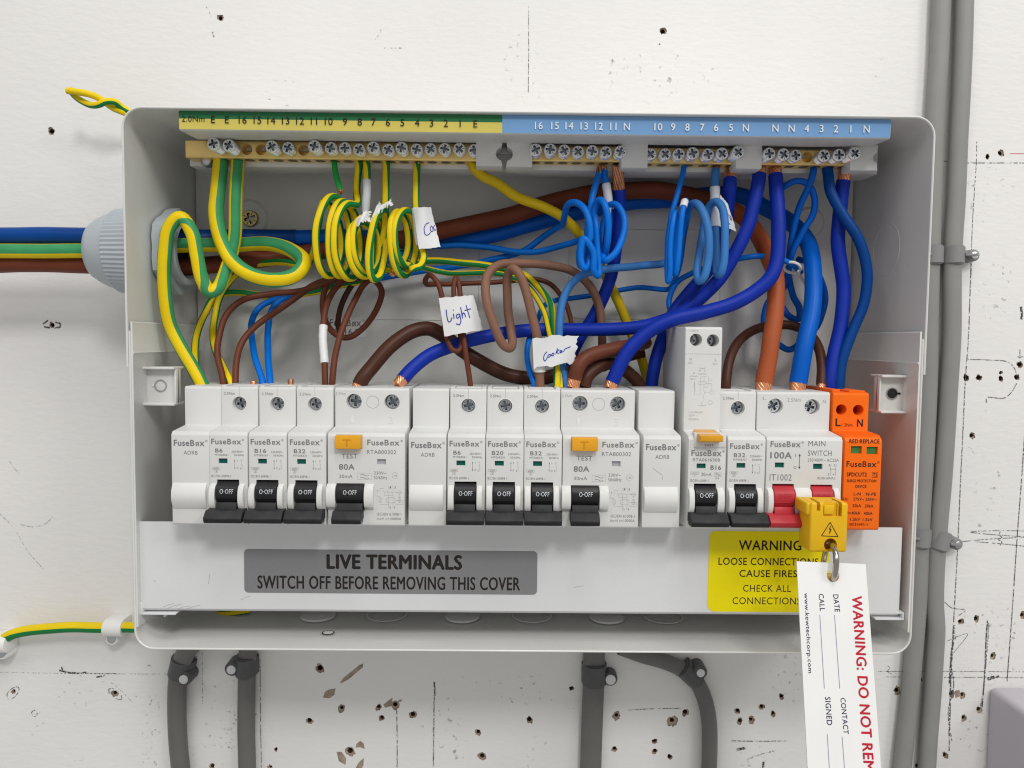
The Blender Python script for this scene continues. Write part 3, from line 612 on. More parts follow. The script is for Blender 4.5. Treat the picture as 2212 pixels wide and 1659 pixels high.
def ltext(mb, t, px, py, cap, mt, wide=1.0, bold=0.0):
    c = at(px, py, 77.3); V, _, bb = text_data(t, 0, 0); k = cap / 0.73
    wd = (bb[1] - bb[0]) * k * wide; hh = (bb[3] - bb[2]) * k
    mb.text(t, c.x - wd / 2, c.x + wd / 2, c.z - hh / 2, c.z + hh / 2, 77.3, mt, bold)
ltext(b, '2.0Nm', 417, 256.5, 2.9, M_OPRINT, 0.95)
for t, px in zip('E E 16 15 14 13 12 11 10 9 8 7 6 5 4 3 2 1 E'.split(), (460, 490, 524, 556, 586, 617, 648, 678, 710, 745, 777, 807, 838, 869, 901, 932, 963, 994, 1027)):
    ltext(b, t, px, 258 + (px - 460) * 0.0165, 3.5, M_OPRINT, 0.95, 0.010)
b.build('earth_label', car, recalc=False, smooth=False)
b = MB(); strip(strip_m + 0.05, strip_r - 0.2, zbot + 0.1, ztop, M_BLU, b)
for t, px in zip('16 15 14 13 12 11 N 10 9 8 7 6 5 N N N 4 3 2 1 N'.split(), (1164, 1199, 1230, 1262, 1294, 1325, 1354, 1422, 1454, 1485, 1517, 1547, 1579, 1611, 1675, 1710, 1743, 1775, 1806, 1838, 1872)):
    ltext(b, t, px, 271 + (px - 1164) * 0.011, 3.5, M_SWH, 0.95, 0.012)
b.build('neutral_label', car, recalc=False, smooth=False)
for (px0, px1, y0, y1, notch) in ((1028, 1086, 304, 358, 1), (1093, 1150, 304, 360, -1), (1342, 1400, 308, 362, 0), (1589, 1647, 311, 364, 0), (1836, 1898, 313, 368, 2)):
    p, q = at(px0, y1, 57), at(px1, y0, 57); pr = [(p.x, p.z), (p.x, q.z)]
    zc = (p.z + q.z) / 2; rn = 3.4 if notch in (1, -1) else 2.4
    if notch in (1, 2): pr += [(q.x, q.z)] + [(q.x - rn * math.cos(math.radians(a)), zc + rn * math.sin(math.radians(a))) for a in range(80, -90, -20)] + [(q.x, p.z)]
    elif notch == -1: pr = [(q.x, p.z), (q.x, q.z)][::-1] + [(q.x, p.z), (p.x, p.z)] + [(p.x + rn * math.cos(math.radians(a)), zc + rn * math.sin(math.radians(a))) for a in range(-80, 90, 20)] + [(p.x, q.z)]
    else: pr += [(q.x, q.z), (q.x, p.z)]
    b = MB(); b.prism_h(pr, 43.1, 57, M_PLAST, 0.35); b.build('bar_clip', car)
def carve(mb, cutters):
    """cut recesses (each a MB) out of the body (a MB); the result goes back to a MB"""
    def ob_of(m_):
        me = bpy.data.meshes.new('c'); me.from_pydata(m_.v, [], m_.f)
        bm = bmesh.new(); bm.from_mesh(me); bmesh.ops.recalc_face_normals(bm, faces=bm.faces[:]); bm.to_mesh(me); bm.free()
        o = bpy.data.objects.new('c', me); C.objects.link(o); return o
    cur = ob_of(mb); cs = []
    for c_ in cutters:
        co = ob_of(c_); cs.append(co); md = cur.modifiers.new('b', 'BOOLEAN'); md.object = co; md.operation = 'DIFFERENCE'; md.solver = 'EXACT'
    dg = bpy.context.evaluated_depsgraph_get(); dg.update(); ev = cur.evaluated_get(dg); me = ev.to_mesh()
    r = MB(); r.slots = list(mb.slots)
    r.v = [tuple(v.co) for v in me.vertices]; r.f = [tuple(p.vertices) for p in me.polygons]; r.m = [0] * len(r.f)
    ev.to_mesh_clear()
    for o in cs + [cur]: bpy.data.objects.remove(o)
    return r
def cyl(x, z, r, h0, h1, n=28): m_ = MB(); m_.lathe((x, 0, z), 'h', [(h0, r), (h1, r)], M_DARK, n); return m_
def bx(x0, x1, h0, h1, z0, z1): m_ = MB(); m_.box(x0, x1, h0, h1, z0, z1, M_DARK); return m_
SCREW = {}
def bar(name, label, px0, px1, py0, py1, h, screws, empties, group=None, oval=False):
    p, q = at(px0, py1, h), at(px1, py0, h); zc = (p.z + q.z) / 2
    t = thing(name, ((p.x + q.x) / 2, h - 9, zc), label, 'terminal bar', group)
    b = MB()
    prof = [(h - 9, p.z + .4), (h - 9, q.z - .4), (h - 8.6, q.z), (h - .5, q.z), (h, q.z - .5), (h, p.z + .5), (h - .5, p.z), (h - 8.6, p.z)]
    b.prism(prof, p.x, q.x, M_BRASS)
    if empties: b = carve(b, [cyl(at(sx, sy, h).x, zc, 2.75, h - 7.5, h + 3) for sx, sy in empties])
    allx = [at(sx, sy, h + pr).x for sx, sy, pr in screws] + [at(sx, sy, h).x for sx, sy in empties]
    for x in allx:                                         # wire holes in the underside: flat discs, bore shade put into the colour
        b.lathe((x, h - 4.5, p.z - 0.03), 'z', [(0, 2.6), (0.02, 2.2)], M_BRASSD, 16)
    b.build('brass_bar', t)
    for sx, sy, pr in screws:
        c = at(sx, sy, h + pr); b = MB(); b.screw((c.x, h + pr, c.z), 3.12, pr + 0.5, M_STEEL, M_STEELD, rnd.uniform(0, 1.57)); b.build('terminal_screw', t)
    return t
bar('earth_bar', 'long brass earth bar under the green and yellow strip with nineteen screw positions', 401, 1032, 310, 340, 52,
    [(460.4, 310.5, 9), (493.7, 314, 8), (586.6, 316.6, 7), (622.4, 319.7, 4), (678.6, 315.7, 8), (714.7, 319.7, 4.5), (745, 320, 4), (775.8, 322.8, 4), (806, 318.5, 6), (838.5, 323.5, 4), (867.3, 319.4, 6), (899.7, 323, 4.5), (930, 322, 4), (960.6, 321.7, 4.5), (992, 321.7, 4.5), (1024, 324, 4)],
    [(533.3, 322.7), (563.7, 322.7), (655.7, 323.6)])
c = at(447, 347, 46); b = MB(); b.lathe((c.x, 46, c.z), 'h', [(-3, 3.2), (0, 3.2), (1.2, 2.8), (2, 1.8), (2.3, 0.6)], M_STEELS, 24); s_ = b.build('carrier_screw', car)
gn = 'short brass neutral bars under the blue strip'
bar('neutral_bar', 'short brass neutral bar below numbers 16 to 11 of the blue strip', 1140, 1352, 316, 347, 52, [(1157.4, 323.2, 6), (1188.6, 323, 6), (1218.7, 325.4, 5), (1248.9, 327.7, 4), (1279.5, 326.5, 5), (1309, 328.8, 4.5), (1340.4, 327.7, 6)], [], gn)
bar('neutral_bar', 'short brass neutral bar below numbers 10 to 5 of the blue strip', 1388, 1602, 321, 352, 52, [(1405, 333, 4), (1437, 333, 4), (1466.5, 333, 4), (1497, 331, 5), (1529.6, 333.5, 4.5), (1560, 332, 6), (1594.8, 328.5, 8)], [], gn)
bar('neutral_bar', 'short brass neutral bar below numbers 4 to 1 with one screw missing', 1637, 1846, 324, 355, 52, [(1662, 332, 7), (1693, 333.5, 6.5), (1719, 336, 4), (1780.6, 336, 6), (1813, 334.7, 6.5), (1847, 331, 9)], [(1743.6, 338.4)], gn)

# ================================================================== devices on the rail
X = lambda px: at(px, 1000, 90).x
NT, NB = -20.0, -65.0                                     # top and bottom of the noses
def zn(y, y0=560.0, k=21.8): return NT - (y - y0) / k     # zoomed-photo row -> z on the nose face
def body_profile(sh=75.0, nose=90.0, top=-1.2):
    return [(30, top), (sh - 1, top), (sh, top - 0.9), (sh, NT + 0.2), (nose - 1.2, NT - 1.2), (nose, NT - 2.8), (nose, NB + 0.8), (nose - 0.8, NB), (73.5, NB - 0.6), (73.5, -84), (30, -84)]
def cheek(mb, x0, x1, mt=M_PLAST2, z1=None, z0=None, bulge=3.4):
    z1 = z1 if z1 is not None else zn(1112); z0 = z0 if z0 is not None else zn(1385); n = 10
    pr = [(86, z1)] + [(89.9 + bulge * (1 - (2 * i / n - 1) ** 2) ** 0.5 * 0.9 + 0.2, z1 + (z0 - z1) * i / n) for i in range(n + 1)] + [(86, z0)]
    mb.prism(pr, x0, x1, mt, 0.18, 1)
def toggle(t, x0, x1, hx0, hx1, mt, mtm, txt, tmat, wide=True):
    b = MB()
    zc, r, hc = zn(1205), 5.6, 87.2
    b.lathe((x0 + .15, hc, zc), 'x', [(0, r - .3), (.3, r), (x1 - x0 - .6, r), (x1 - x0 - .3, r - .3)], mt, 40)
    for zz in (zn(1232), zn(1250)):                        # ribs of the drum
        b.box(x0 + .2, x1 - .2, hc + 3.2, hc + 5.45, zz - 0.12, zz + 0.12, mt, 0.05)
    # the lever and its handle, pointing down (off)
    b.prism([(86, zn(1290)), (92.2, zn(1296)), (93.6, zn(1400)), (88, zn(1400))], x0 + .5, x1 - .5, mtm, 0.15)
    hz = -56.9
    b.prism([(90.5, hz + .3), (95.8, hz + .2), (98.9, hz - 2.7), (98.7, hz - 3.7), (90.5, hz - 4.0)], hx0, hx1, mtm, 0.22)
    b.prism([(92, hz - 3.4), (98.85, hz - 3.5), (98.1, hz - 5.1), (92, hz - 5.3)], hx0 + .05, hx1 - .05, mt, 0.1)  # on black toggles this strip's shade is put into its colour
    # lettering wrapped on the drum
    def Mx(x, z):
        d = z - zc; return (x, hc + math.sqrt(max(r * r - d * d, 0.01)) + 0.05, z)
    cxx = (x0 + x1) / 2 + .2; b.text('O·OFF', cxx - 3.1, cxx + 3.1, zn(1206) + 0.1, zn(1162) + 0.1, 0, tmat, 0.004, M=Mx)
    return b.build('toggle', t)
def window(t, x0, x1, z0, z1, mt, nm='indicator_window'):
    b = MB(); b.box(x0, x1, 88.2, 88.9, z0, z1, mt); return b.build(nm, t)
def tscrew(t, x, z, h, r, mt=M_STEELS):
    b = MB(); b.screw((x, h, z), r, 2.5, mt, M_STEELD, rnd.uniform(0, 1.57)); return b.build('terminal_screw', t)
def zsh(y): return at(1106, 811.9 + y / 4.651, 75).z       # shoulder rows from the zoomed photo
def tbox(mb, x0, x1, z0, z1, h, mt, wd=0.1):
    mb.line([(x0, z0), (x1, z0)], wd, h, mt); mb.line([(x0, z1), (x1, z1)], wd, h, mt); mb.line([(x0, z0), (x0, z1)], wd, h + .004, mt); mb.line([(x1, z0), (x1, z1)], wd, h + .004, mt)
HP = 90.06
def top_clips(mb, x0, w_):
    for xx in (x0 + 0.1, x0 + w_ - 2.2): mb.box(xx, xx + 2.0, 55, 74.0, -1.5, -0.5, M_PLAST, 0.15)
    mb.box(x0 + 2.6, x0 + w_ - 2.8, 58, 66, -1.4, -0.9, M_PLAST2, 0.1)

# ---- single-pole breaker, built once
def breaker(x0, label):
    w_ = 17.55; t = thing('circuit_breaker', (x0 + w_ / 2, 30, -42), label, 'circuit breaker', 'single pole circuit breakers in the row')
    s = lambda zx: x0 + (zx - 465) / 21.8                  # zoomed-photo column -> x
    b = MB(); b.prism(body_profile(), x0, x0 + w_, M_PLAST, 0.3)
    cz, cx, cr = zsh(303), x0 + w_ / 2, 3.35
    b = carve(b, [cyl(cx, cz, cr, 68, 80), bx(s(556), s(647), 88.6, 95, zn(908), zn(857)), bx(s(537), s(762), 78, 95, zn(1387), zn(1072))])
    b.lathe((cx, 0, cz), 'h', [(75.02, 3.75), (75.12, 3.6), (75.12, 3.4), (74.8, 3.35)], M_PLAST2, 32, False, False)
    b.line([(cx, zsh(130)), (cx, zsh(228))], 0.14, 75.05, M_PRINTL)
    top_clips(b, x0, w_)
    cheek(b, s(474), s(533)); cheek(b, s(764), s(818))
    logo(b, s(487), s(818), zn(712), zn(657), HP, M_PRINT)
    b.text('230/400V~', s(690), s(815), zn(797), zn(776), HP, M_PRINT); b.text('50/60Hz', s(714), s(815), zn(832), zn(811), HP, M_PRINT)
    b.text('IEC/EN 60898-1', s(484), s(680), zn(1048), zn(1024), HP, M_PRINT); b.text('6000', s(505), s(557), zn(966), zn(949), HP, M_PRINT); tbox(b, s(490), s(571), zn(970), zn(945), HP, M_PRINTL); b.text('3', s(526), s(537), zn(996), zn(978), HP, M_PRINT); tbox(b, s(516), s(546), zn(1000), zn(972), HP + .01, M_PRINTL)
    b.line([(s(720), zn(960)), (s(720), zn(872))], 0.14, HP, M_PRINT)
    for yy, d in ((868, 1), (964, -1)): b.add([(s(720), HP, zn(yy)), (s(714), HP, zn(yy) - d * .7), (s(726), HP, zn(yy) - d * .7)], [(0, 1, 2)], M_PRINT)
    b.text('I', s(744), s(748), zn(886), zn(870), HP, M_PRINT); b.text('O', s(738), s(754), zn(962), zn(943), HP, M_PRINT); b.text('2', s(770), s(782), zn(965), zn(948), HP, M_PRINT)
    b.line([(s(795), zn(866)), (s(795), zn(880)), (s(782), zn(868)), (s(790), zn(900)), (s(795), zn(910)), (s(788), zn(920)), (s(799), zn(930)), (s(788), zn(940)), (s(796), zn(950)), (s(790), zn(964))], 0.12, HP, M_PRINTL)
    b.text('2.5Nm', x0 + 1.4, x0 + 6.7, zsh(217), zsh(190), 75.06, M_PRINT)
    b.build('body', t)
    tscrew(t, cx, cz, 71.8, 3.25)
    window(t, s(554), s(649), zn(910), zn(855), M_GREEN)
    toggle(t, s(537), s(762), x0 + 0.15, x0 + w_ - 0.15, M_BLACK, M_BLACKM, 'O·OFF', M_WPRINT)
    return t
RAT = [(452, 'B6', 'MT06B061', 'white breaker marked B6 right of the leftmost blank module'), (537, 'B16', 'MT06B161', 'white breaker marked B16, alone of that rating among plain single breakers'), (621.5, 'B32', 'MT06B321', 'white breaker marked B32 beside the first two pole device, two thin brown wires above'),
       (966, 'B6', 'MT06B061', 'white breaker marked B6 right of the middle blank module, one thin wire above'), (1049, 'B20', 'MT06B201', 'white breaker marked B20, the only one of that rating'), (1131.7, 'B32', 'MT06B321', 'white breaker marked B32 with the taupe wire flagged Cooker above'), (1571.3, 'B32', 'MT06B321', 'white breaker marked B32 beside the main switch')]
first = None; XB = []; RP = []
for px, a, c2, lab in RAT:
    x0 = X(px) + 0.1; XB.append(x0)
    if first is None: first = breaker(x0, lab); fx = x0; o = first
    else: o = copy_tree(first, x0 - fx, label=lab)
    RP.append((o, x0, a, c2))
for o, x0, a, c2 in RP:                                     # each breaker's own rating
    b = MB(); s = lambda zx: x0 + (zx - 465) / 21.8
    b.text(a, s(526), s(526) + {2: 3.3, 3: 5.3}[len(a)], zn(796), zn(756), HP, M_PRINT, 0.016); b.text(c2, s(522), s(655), zn(832), zn(811), HP, M_PRINT)
    b.build('rating_print', o, recalc=False, smooth=False)

# ---- two-pole device with test button
def rcd(x0, label):
    w_ = 35.7; t = thing('residual_current_switch', (x0 + w_ / 2, 30, -42), label, 'residual current switch', 'two pole switches with amber test buttons')
    s = lambda zx: x0 + (zx - 355) / 21.85; sh = lambda zx: x0 + (zx - 430) / 20.9
    b = MB(); b.prism(body_profile(), x0, x0 + w_, M_PLAST, 0.35)
    cuts = [cyl(sh(622), zsh(272), 3.7, 66, 80), cyl(sh(1003), zsh(275), 3.7, 66, 80), bx(s(855), s(944), 88.6, 95, zn(905), zn(850)), bx(s(443), s(727), 78, 95, zn(1385), zn(1100)), bx(s(440), s(705), 87, 95, zn(745), zn(605))]
    b = carve(b, cuts)
    for zx, r in ((622, 3.95), (1003, 3.95)): b.lathe((sh(zx), 0, zsh(273)), 'h', [(75.02, r + .1), (75.1, r - .05), (74.9, r - .25)], M_PLAST2, 32, False, False)
    b.lathe((sh(810), 0, zsh(277)), 'h', [(75.03, 3.05), (75.08, 3.0), (75.08, 2.9), (75.03, 2.85)], M_PRINTL, 36, False, False)
    cheek(b, s(347), s(440), z1=zn(1105), z0=zn(1362)); cheek(b, s(730), s(823), z1=zn(1105), z0=zn(1362))
    b.text('1', sh(592), sh(622), zsh(486), zsh(414), 75.02, M_PLAST2, 0, 0.12); b.text('3', sh(970), sh(1022), zsh(488), zsh(416), 75.02, M_PLAST2, 0, 0.12)
    b.text('2.5Nm', sh(440), sh(540), zsh(208), zsh(181), 75.02, M_PRINTL, 0, 0.05)
    logo(b, s(757), s(1115), zn(709), zn(653), HP, M_PRINT)
    b.text('RTA800302', s(753), s(1048), zn(797), zn(757), HP, M_PRINT); b.text('TEST', s(498), s(655), zn(845), zn(798), HP, M_PRINT, 0.004); b.text('80A', s(470), s(625), zn(960), zn(904), HP, M_PRINT, 0.03)
    b.text('30mA', s(471), s(606), zn(1046), zn(1011), HP, M_PRINT); b.text('230V~', s(822), s(950), zn(1007), zn(976), HP, M_PRINT); b.text('50/60Hz', s(822), s(956), zn(1056), zn(1024), HP, M_PRINT)
    tbox(b, s(658), s(796), zn(1061), zn(994), HP, M_PRINTL, 0.09)
    for k_ in (1015, 1040): b.line([(s(682 + i * 9), zn(k_ - 9 * math.sin(i / 10 * 2 * math.pi) + (5 if k_ > 1020 else 0))) for i in range(11)], 0.2, HP, M_PRINT)
    b.line([(s(1038 + 33 * math.cos(math.radians(60 * i + 30))), zn(1017 + 35 * math.sin(math.radians(60 * i + 30)))) for i in range(7)], 0.1, HP, M_PRINTL); b.text('-25', s(1020), s(1056), zn(1025), zn(1009), HP, M_PRINT)
    L = lambda pts: b.line([(s(x), zn(y)) for x, y in pts], 0.11, HP, M_PRINTL)
    for pts in ([(972, 1125), (972, 1155), (985, 1155)], [(1017, 1125), (1017, 1155), (1030, 1155)], [(925, 1150), (885, 1150), (885, 1205)], [(855, 1215), (855, 1232), (885, 1232)], [(885, 1232), (885, 1312), (970, 1312)], [(918, 1175), (930, 1195), (930, 1223), (1017, 1223)], [(955, 1175), (972, 1205), (972, 1350)],
                [(1003, 1175), (1017, 1210), (1017, 1350)], [(925, 1185), (1060, 1185)], [(1050, 1190), (1112, 1190)], [(1082, 1200), (1082, 1290)], [(1045, 1270), (1112, 1270), (1112, 1312), (1050, 1312), (1035, 1295)]): L(pts)
    for (x_0, x_1, y_0, y_1) in ((874, 898, 1245, 1290), (1066, 1098, 1172, 1205), (1068, 1096, 1242, 1292)): tbox(b, s(x_0), s(x_1), zn(y_1), zn(y_0), HP + .01, M_PRINTL)
    b.line([(s(993 + 45 * math.copysign(abs(math.cos(a_)) ** .6, math.cos(a_))), zn(1270 + 27 * math.copysign(abs(math.sin(a_)) ** .6, math.sin(a_)))) for a_ in [2 * math.pi * i / 24 for i in range(25)]], 0.12, HP + .012, M_PRINTL)
    for t_, x_, y_ in (('1', 983, 1137), ('3', 1030, 1137), ('2', 980, 1343), ('4', 1025, 1343), ('T', 852, 1177)): b.text(t_, s(x_), s(x_ + 14), zn(y_ + 11), zn(y_ - 11), HP, M_PRINT)
    b.text('IEC/EN 61008-1', s(853), s(1100), zn(1427), zn(1399), HP, M_PRINT); b.text('Inc=I c=10000A', s(853), s(1100), zn(1473), zn(1446), HP, M_PRINT)
    b.build('body', t)
    tscrew(t, sh(625), zsh(273), 71.0, 3.55); tscrew(t, sh(1005), zsh(276), 71.0, 3.55)
    window(t, s(853), s(946), zn(908), zn(848), M_GREYW)
    b = MB(); b.box(s(442), s(703), 85, 93.4, zn(740), zn(606), M_TEST, 0.4)
    b.line([(s(520), zn(648)), (s(608), zn(648))], 0.55, 93.45, M_TESTD); b.line([(s(563), zn(655)), (s(563), zn(715))], 0.75, 93.45, M_TESTD); b.build('test_button', t)
    toggle(t, s(443), s(727), s(430), s(722), M_BLACK, M_BLACKM, 'O·OFF', M_WPRINT)
    return t
r1 = rcd(X(707.5) + 0.1, 'two pole switch with amber test button between the first B32 and the middle blank module')
copy_tree(r1, X(1215) - X(707.5), label='two pole switch with amber test button between the Cooker breaker and the third blank module')

# ---- blank modules
def blank(x0, label):
    w_ = 17.5; t = thing('blank_module', (x0 + w_ / 2, 30, -42), label, 'blank module', 'blank filler modules in the row')
    s = lambda zx: x0 + (zx - 70) / 21.8
    b = MB(); b.prism(body_profile(), x0, x0 + w_, M_PLAST, 0.35)
    b.line([(x0 + 8.5, -1.0), (x0 + 8.6, -1.0)], 0.1, 60, M_PRINTL)
    logo(b, s(98), s(436), zn(732), zn(672), HP, M_PRINT, True, 0.03); b.text('ADRB', s(194), s(334), zn(820), zn(782), HP, M_PRINT)
    b.build('body', t)
    b = MB(); n = 14; z1, z0 = zn(1110), zn(1372)
    b.prism([(88, z1)] + [(90 + 3.2 * math.sin(math.pi * (0.12 + 0.80 * i / n)) - 0.6, z1 + (z0 - z1) * i / n) for i in range(n + 1)] + [(88, z0)], s(82), s(424), M_PLAST2, 0.25)
    b.build('blanking_bulge', t)
    return t
b1 = blank(X(370) + 0.1, 'plain white blank module at the left end of the row')
copy_tree(b1, X(882) - X(370), label='plain white blank module between the first two pole switch and a B6 breaker')
b3 = copy_tree(b1, X(1388.8) - X(370), label='plain white blank module with a pencil scratch, left of the tall breaker')
x0 = X(1388.8); b = MB(); b.line([(x0 + 4.6, zn(915)), (x0 + 6.4, zn(945)), (x0 + 9, zn(985)), (x0 + 9.4, zn(1035))], 0.16, HP + 0.02, M_PRINTL); b.build('scratch', b3, recalc=False, smooth=False)

# ---- tall combined breaker
x0 = X(1486.5); w_ = 17.6
t = thing('combined_breaker', (x0 + w_ / 2, 30, -42), 'tall white breaker marked B16 with amber test button rising above the row', 'circuit breaker')
topz = at(1520, 706, 79).z
k5 = 16.1; s = lambda zx: x0 + (zx - 210) / k5; z5 = lambda y: at(1530, 685.7 + y / 3.437, 90).z; zt5 = lambda y: at(1530, 685.7 + y / 3.437, 79).z; st = lambda zx: x0 + (zx - 176) / 15.6
b = MB(); b.prism(body_profile(79.0, 90, topz), x0, x0 + w_, M_PLAST, 0.35)
zlo, zhi = z5(1380), z5(1242)
b = carve(b, [cyl(x0 + 5.1, zt5(167), 2.95, 70, 85), cyl(x0 + 13.2, zt5(171), 2.95, 70, 85), bx(s(274), s(343), 88.6, 95, z5(1121), z5(1085)), bx(s(258), s(424), 78, 95, zn(1387), zn(1072))])
b.line([(x0 + .1, zt5(272)), (x0 + w_ - .1, zt5(272))], 0.15, 79.05, M_PRINTL)
for t_, xa, xb, ya, yb in (('1.2Nm', 1.6, 6.0, 106, 91), ('N', 2.2, 3.3, 320, 300), ('OUT', 1.4, 3.8, 346, 331), ('L', 14.4, 15.4, 325, 305), ('OUT', 13.3, 15.7, 352, 337), ('Load', 6.9, 9.7, 384, 371), ('N    L', 6.9, 9.9, 403, 391), ('OUT OUT', 6.6, 10.4, 425, 414), ('N', 4.2, 5.0, 420, 409), ('In-Supply', 2.6, 6.4, 443, 432), ('(Blue)', 2.7, 5.2, 466, 453), ('L', 8.2, 8.9, 641, 628), ('In-Supply', 6.9, 10.5, 660, 648), ('I n=30mA', 2.4, 9.0, 712, 696), ('230V ~', 2.4, 6.8, 736, 722), ('50/60Hz', 2.4, 7.3, 764, 749)):
    b.text(t_, x0 + xa, x0 + xb, zt5(ya), zt5(yb), 79.06, M_PRINTL)
for pts in ([(7.6, 440), (7.6, 575), (4.9, 575), (4.9, 480), (4.6, 510), (5.2, 530), (4.9, 550)], [(9.4, 440), (9.4, 540), (9.9, 560), (9.0, 590), (9.7, 610), (9.2, 625)], [(7.6, 440), (11.4, 440), (11.4, 520), (9.4, 520)], [(11.4, 465), (13.4, 465)], [(10, 490), (13.2, 490), (13.2, 548)], [(10, 555), (12.4, 555)], [(6.8, 474), (10.0, 474), (10.5, 487), (10.0, 500), (6.8, 500), (6.4, 487), (6.8, 474)], [(12.4, 545), (14.4, 545), (14.4, 567), (12.4, 567), (12.4, 545)]):
    b.line([(x0 + x, zt5(y)) for x, y in pts], 0.1, 79.06, M_PRINTL)
b.line([(x0 + 12.6 + 1.1 * math.cos(math.radians(60 * i)), zt5(632) + 1.1 * math.sin(math.radians(60 * i))) for i in range(7)], 0.1, 79.06, M_PRINTL)
cheek(b, s(216), s(256)); cheek(b, s(428), s(480))
b.box(s(250), s(490), 86, 90.5, z5(965), z5(858), M_PLAST, 0.2)
logo(b, s(234), s(482), z5(1029), z5(986), HP, M_PRINT); b.text('RTA061630B', s(245), s(450), z5(1069), z5(1046), HP, M_PRINT); b.text('B16', s(380), s(458), z5(1130), z5(1098), HP, M_PRINT, 0.03); b.text('30mA', s(311), s(388), z5(1178), z5(1152), HP, M_PRINT)
b.text('TEST', s(326), s(395), z5(956), z5(941), 90.56, M_PRINT); b.text('6000', s(238), s(283), z5(1165), z5(1151), HP, M_PRINTL); tbox(b, s(230), s(290), z5(1168), z5(1147), HP, M_PRINTL); b.text('3', s(256), s(266), z5(1186), z5(1172), HP, M_PRINTL)
tbox(b, s(407), s(461), z5(1180), z5(1152), HP, M_PRINTL); b.text('E3', s(420), s(443), z5(1199), z5(1187), HP, M_PRINT); b.text('IEC/EN 61009-1', s(229), s(365), z5(1222), z5(1203), HP, M_PRINT)
for k_ in (1161, 1170): b.line([(s(416 + i * 3.8), z5(k_ - 3.5 * math.sin(i / 10 * 2 * math.pi))) for i in range(11)], 0.16, HP, M_PRINT)
b.build('body', t)
tscrew(t, x0 + 4.2, zt5(167), 72.6, 2.7); tscrew(t, x0 + 12.4, zt5(171), 72.6, 2.7)
window(t, s(272), s(345), z5(1123), z5(1083), M_GREEN)
b = MB(); b.prism([(89, z5(930)), (96, z5(930) + 1.3), (96.4, z5(872) + 0.4), (95, z5(868)), (82, z5(846))], s(272), s(440), M_TEST, 0.25); b.build('test_button', t)
toggle(t, s(258), s(424), x0 + 0.15, x0 + w_ - 0.15, M_BLACK, M_BLACKM, 'O·OFF', M_WPRINT)

# ---- main switch
x0 = X(1655) + .1; w_ = 35.4
t = thing('main_switch', (x0 + w_ / 2, 30, -42), 'wide white main switch with red toggles, marked 100A', 'main switch')
z6 = lambda y: at(1740, 811.9 + y / 3.687, 90).z; zs6 = lambda y: at(1700, 811.9 + y / 3.687, 75).z; s = lambda zx: x0 + (zx - 235) / 17.3; sh = lambda zx: x0 + (zx - 160) / 16.75
b = MB(); b.prism(body_profile(), x0, x0 + w_, M_PLAST, 0.35)
b = carve(b, [cyl(sh(308), zs6(241), 3.75, 66, 80), cyl(sh(608), zs6(246), 3.75, 66, 80), bx(s(304), s(380), 88.6, 95, z6(733), z6(692)), bx(s(614), s(690), 88.6, 95, z6(743), z6(699)), bx(s(288), s(465), 78, 95, z6(1112), z6(862)), bx(s(597), s(776), 78, 95, z6(1118), z6(866))])
for zx in (308, 608): b.lathe((sh(zx), 0, zs6(243)), 'h', [(75.02, 4.1), (75.1, 3.95), (74.9, 3.7)], M_PLAST2, 32, False, False)
for t_, xa, xb, ya, yb in (('L', 205, 228, 192, 168), ('2.5Nm', 405, 513, 206, 176), ('N', 693, 718, 216, 188)): b.text(t_, sh(xa), sh(xb), zs6(ya), zs6(yb), 75.02, M_PRINTL, 0, 0.06)
logo(b, s(265), s(532), z6(568), z6(523), HP, M_PRINT)
for t_, xa, xb, ya, yb, bo in (('MAIN', 570, 707, 559, 517, 0), ('SWITCH', 568, 760, 636, 593, 0), ('100A', 266, 437, 659, 609, .03), ('230/400V~ AC22A', 568, 820, 682, 657, 0), ('IT1002', 265, 443, 836, 785, 0), ('IEC/EN 60947-3', 652, 795, 823, 804, 0), ('I', 468, 473, 645, 622, 0), ('O', 456, 479, 743, 720, 0), ('2', 735, 747, 791, 773, 0), ('4', 776, 788, 791, 773, 0), ('1', 742, 748, 719, 702, 0), ('3', 781, 791, 719, 702, 0)): b.text(t_, s(xa), s(xb), z6(ya), z6(yb), HP, M_PRINT, bo)
b.line([(s(502), z6(735)), (s(502), z6(630))], 0.3, HP, M_PRINT)
for yy, d in ((618, 1), (745, -1)): b.add([(s(502), HP, z6(yy)), (s(492), HP, z6(yy) - d * 1.3), (s(512), HP, z6(yy) - d * 1.3)], [(0, 1, 2)], M_PRINT)
for pts in ([(757, 700), (757, 722)], [(800, 700), (800, 722)], [(748, 742), (757, 728), (757, 792)], [(790, 742), (798, 728), (798, 792)], [(752, 742), (798, 742)]): b.line([(s(a_), z6(c_)) for a_, c_ in pts], 0.11, HP, M_PRINT)
ckz1, ckz0 = z6(892), z6(1112)
cheek(b, s(244), s(287), z1=ckz1, z0=ckz0); cheek(b, s(467), s(595), z1=ckz1, z0=ckz0); cheek(b, s(779), s(824), z1=ckz1, z0=ckz0)
b.build('body', t)
tscrew(t, sh(303), zs6(240), 72.4, 3.55, M_STEEL); tscrew(t, sh(602), zs6(245), 72.4, 3.55, M_STEEL)
window(t, s(302), s(382), z6(735), z6(690), M_GREEN); window(t, s(612), s(692), z6(745), z6(697), M_GREEN)
toggle(t, s(289), s(464), s(232), s(575), M_RED, M_RED, 'O·OFF', M_REDP); toggle(t, s(598), s(775), s(576), s(800), M_RED, M_RED, 'O·OFF', M_REDP)

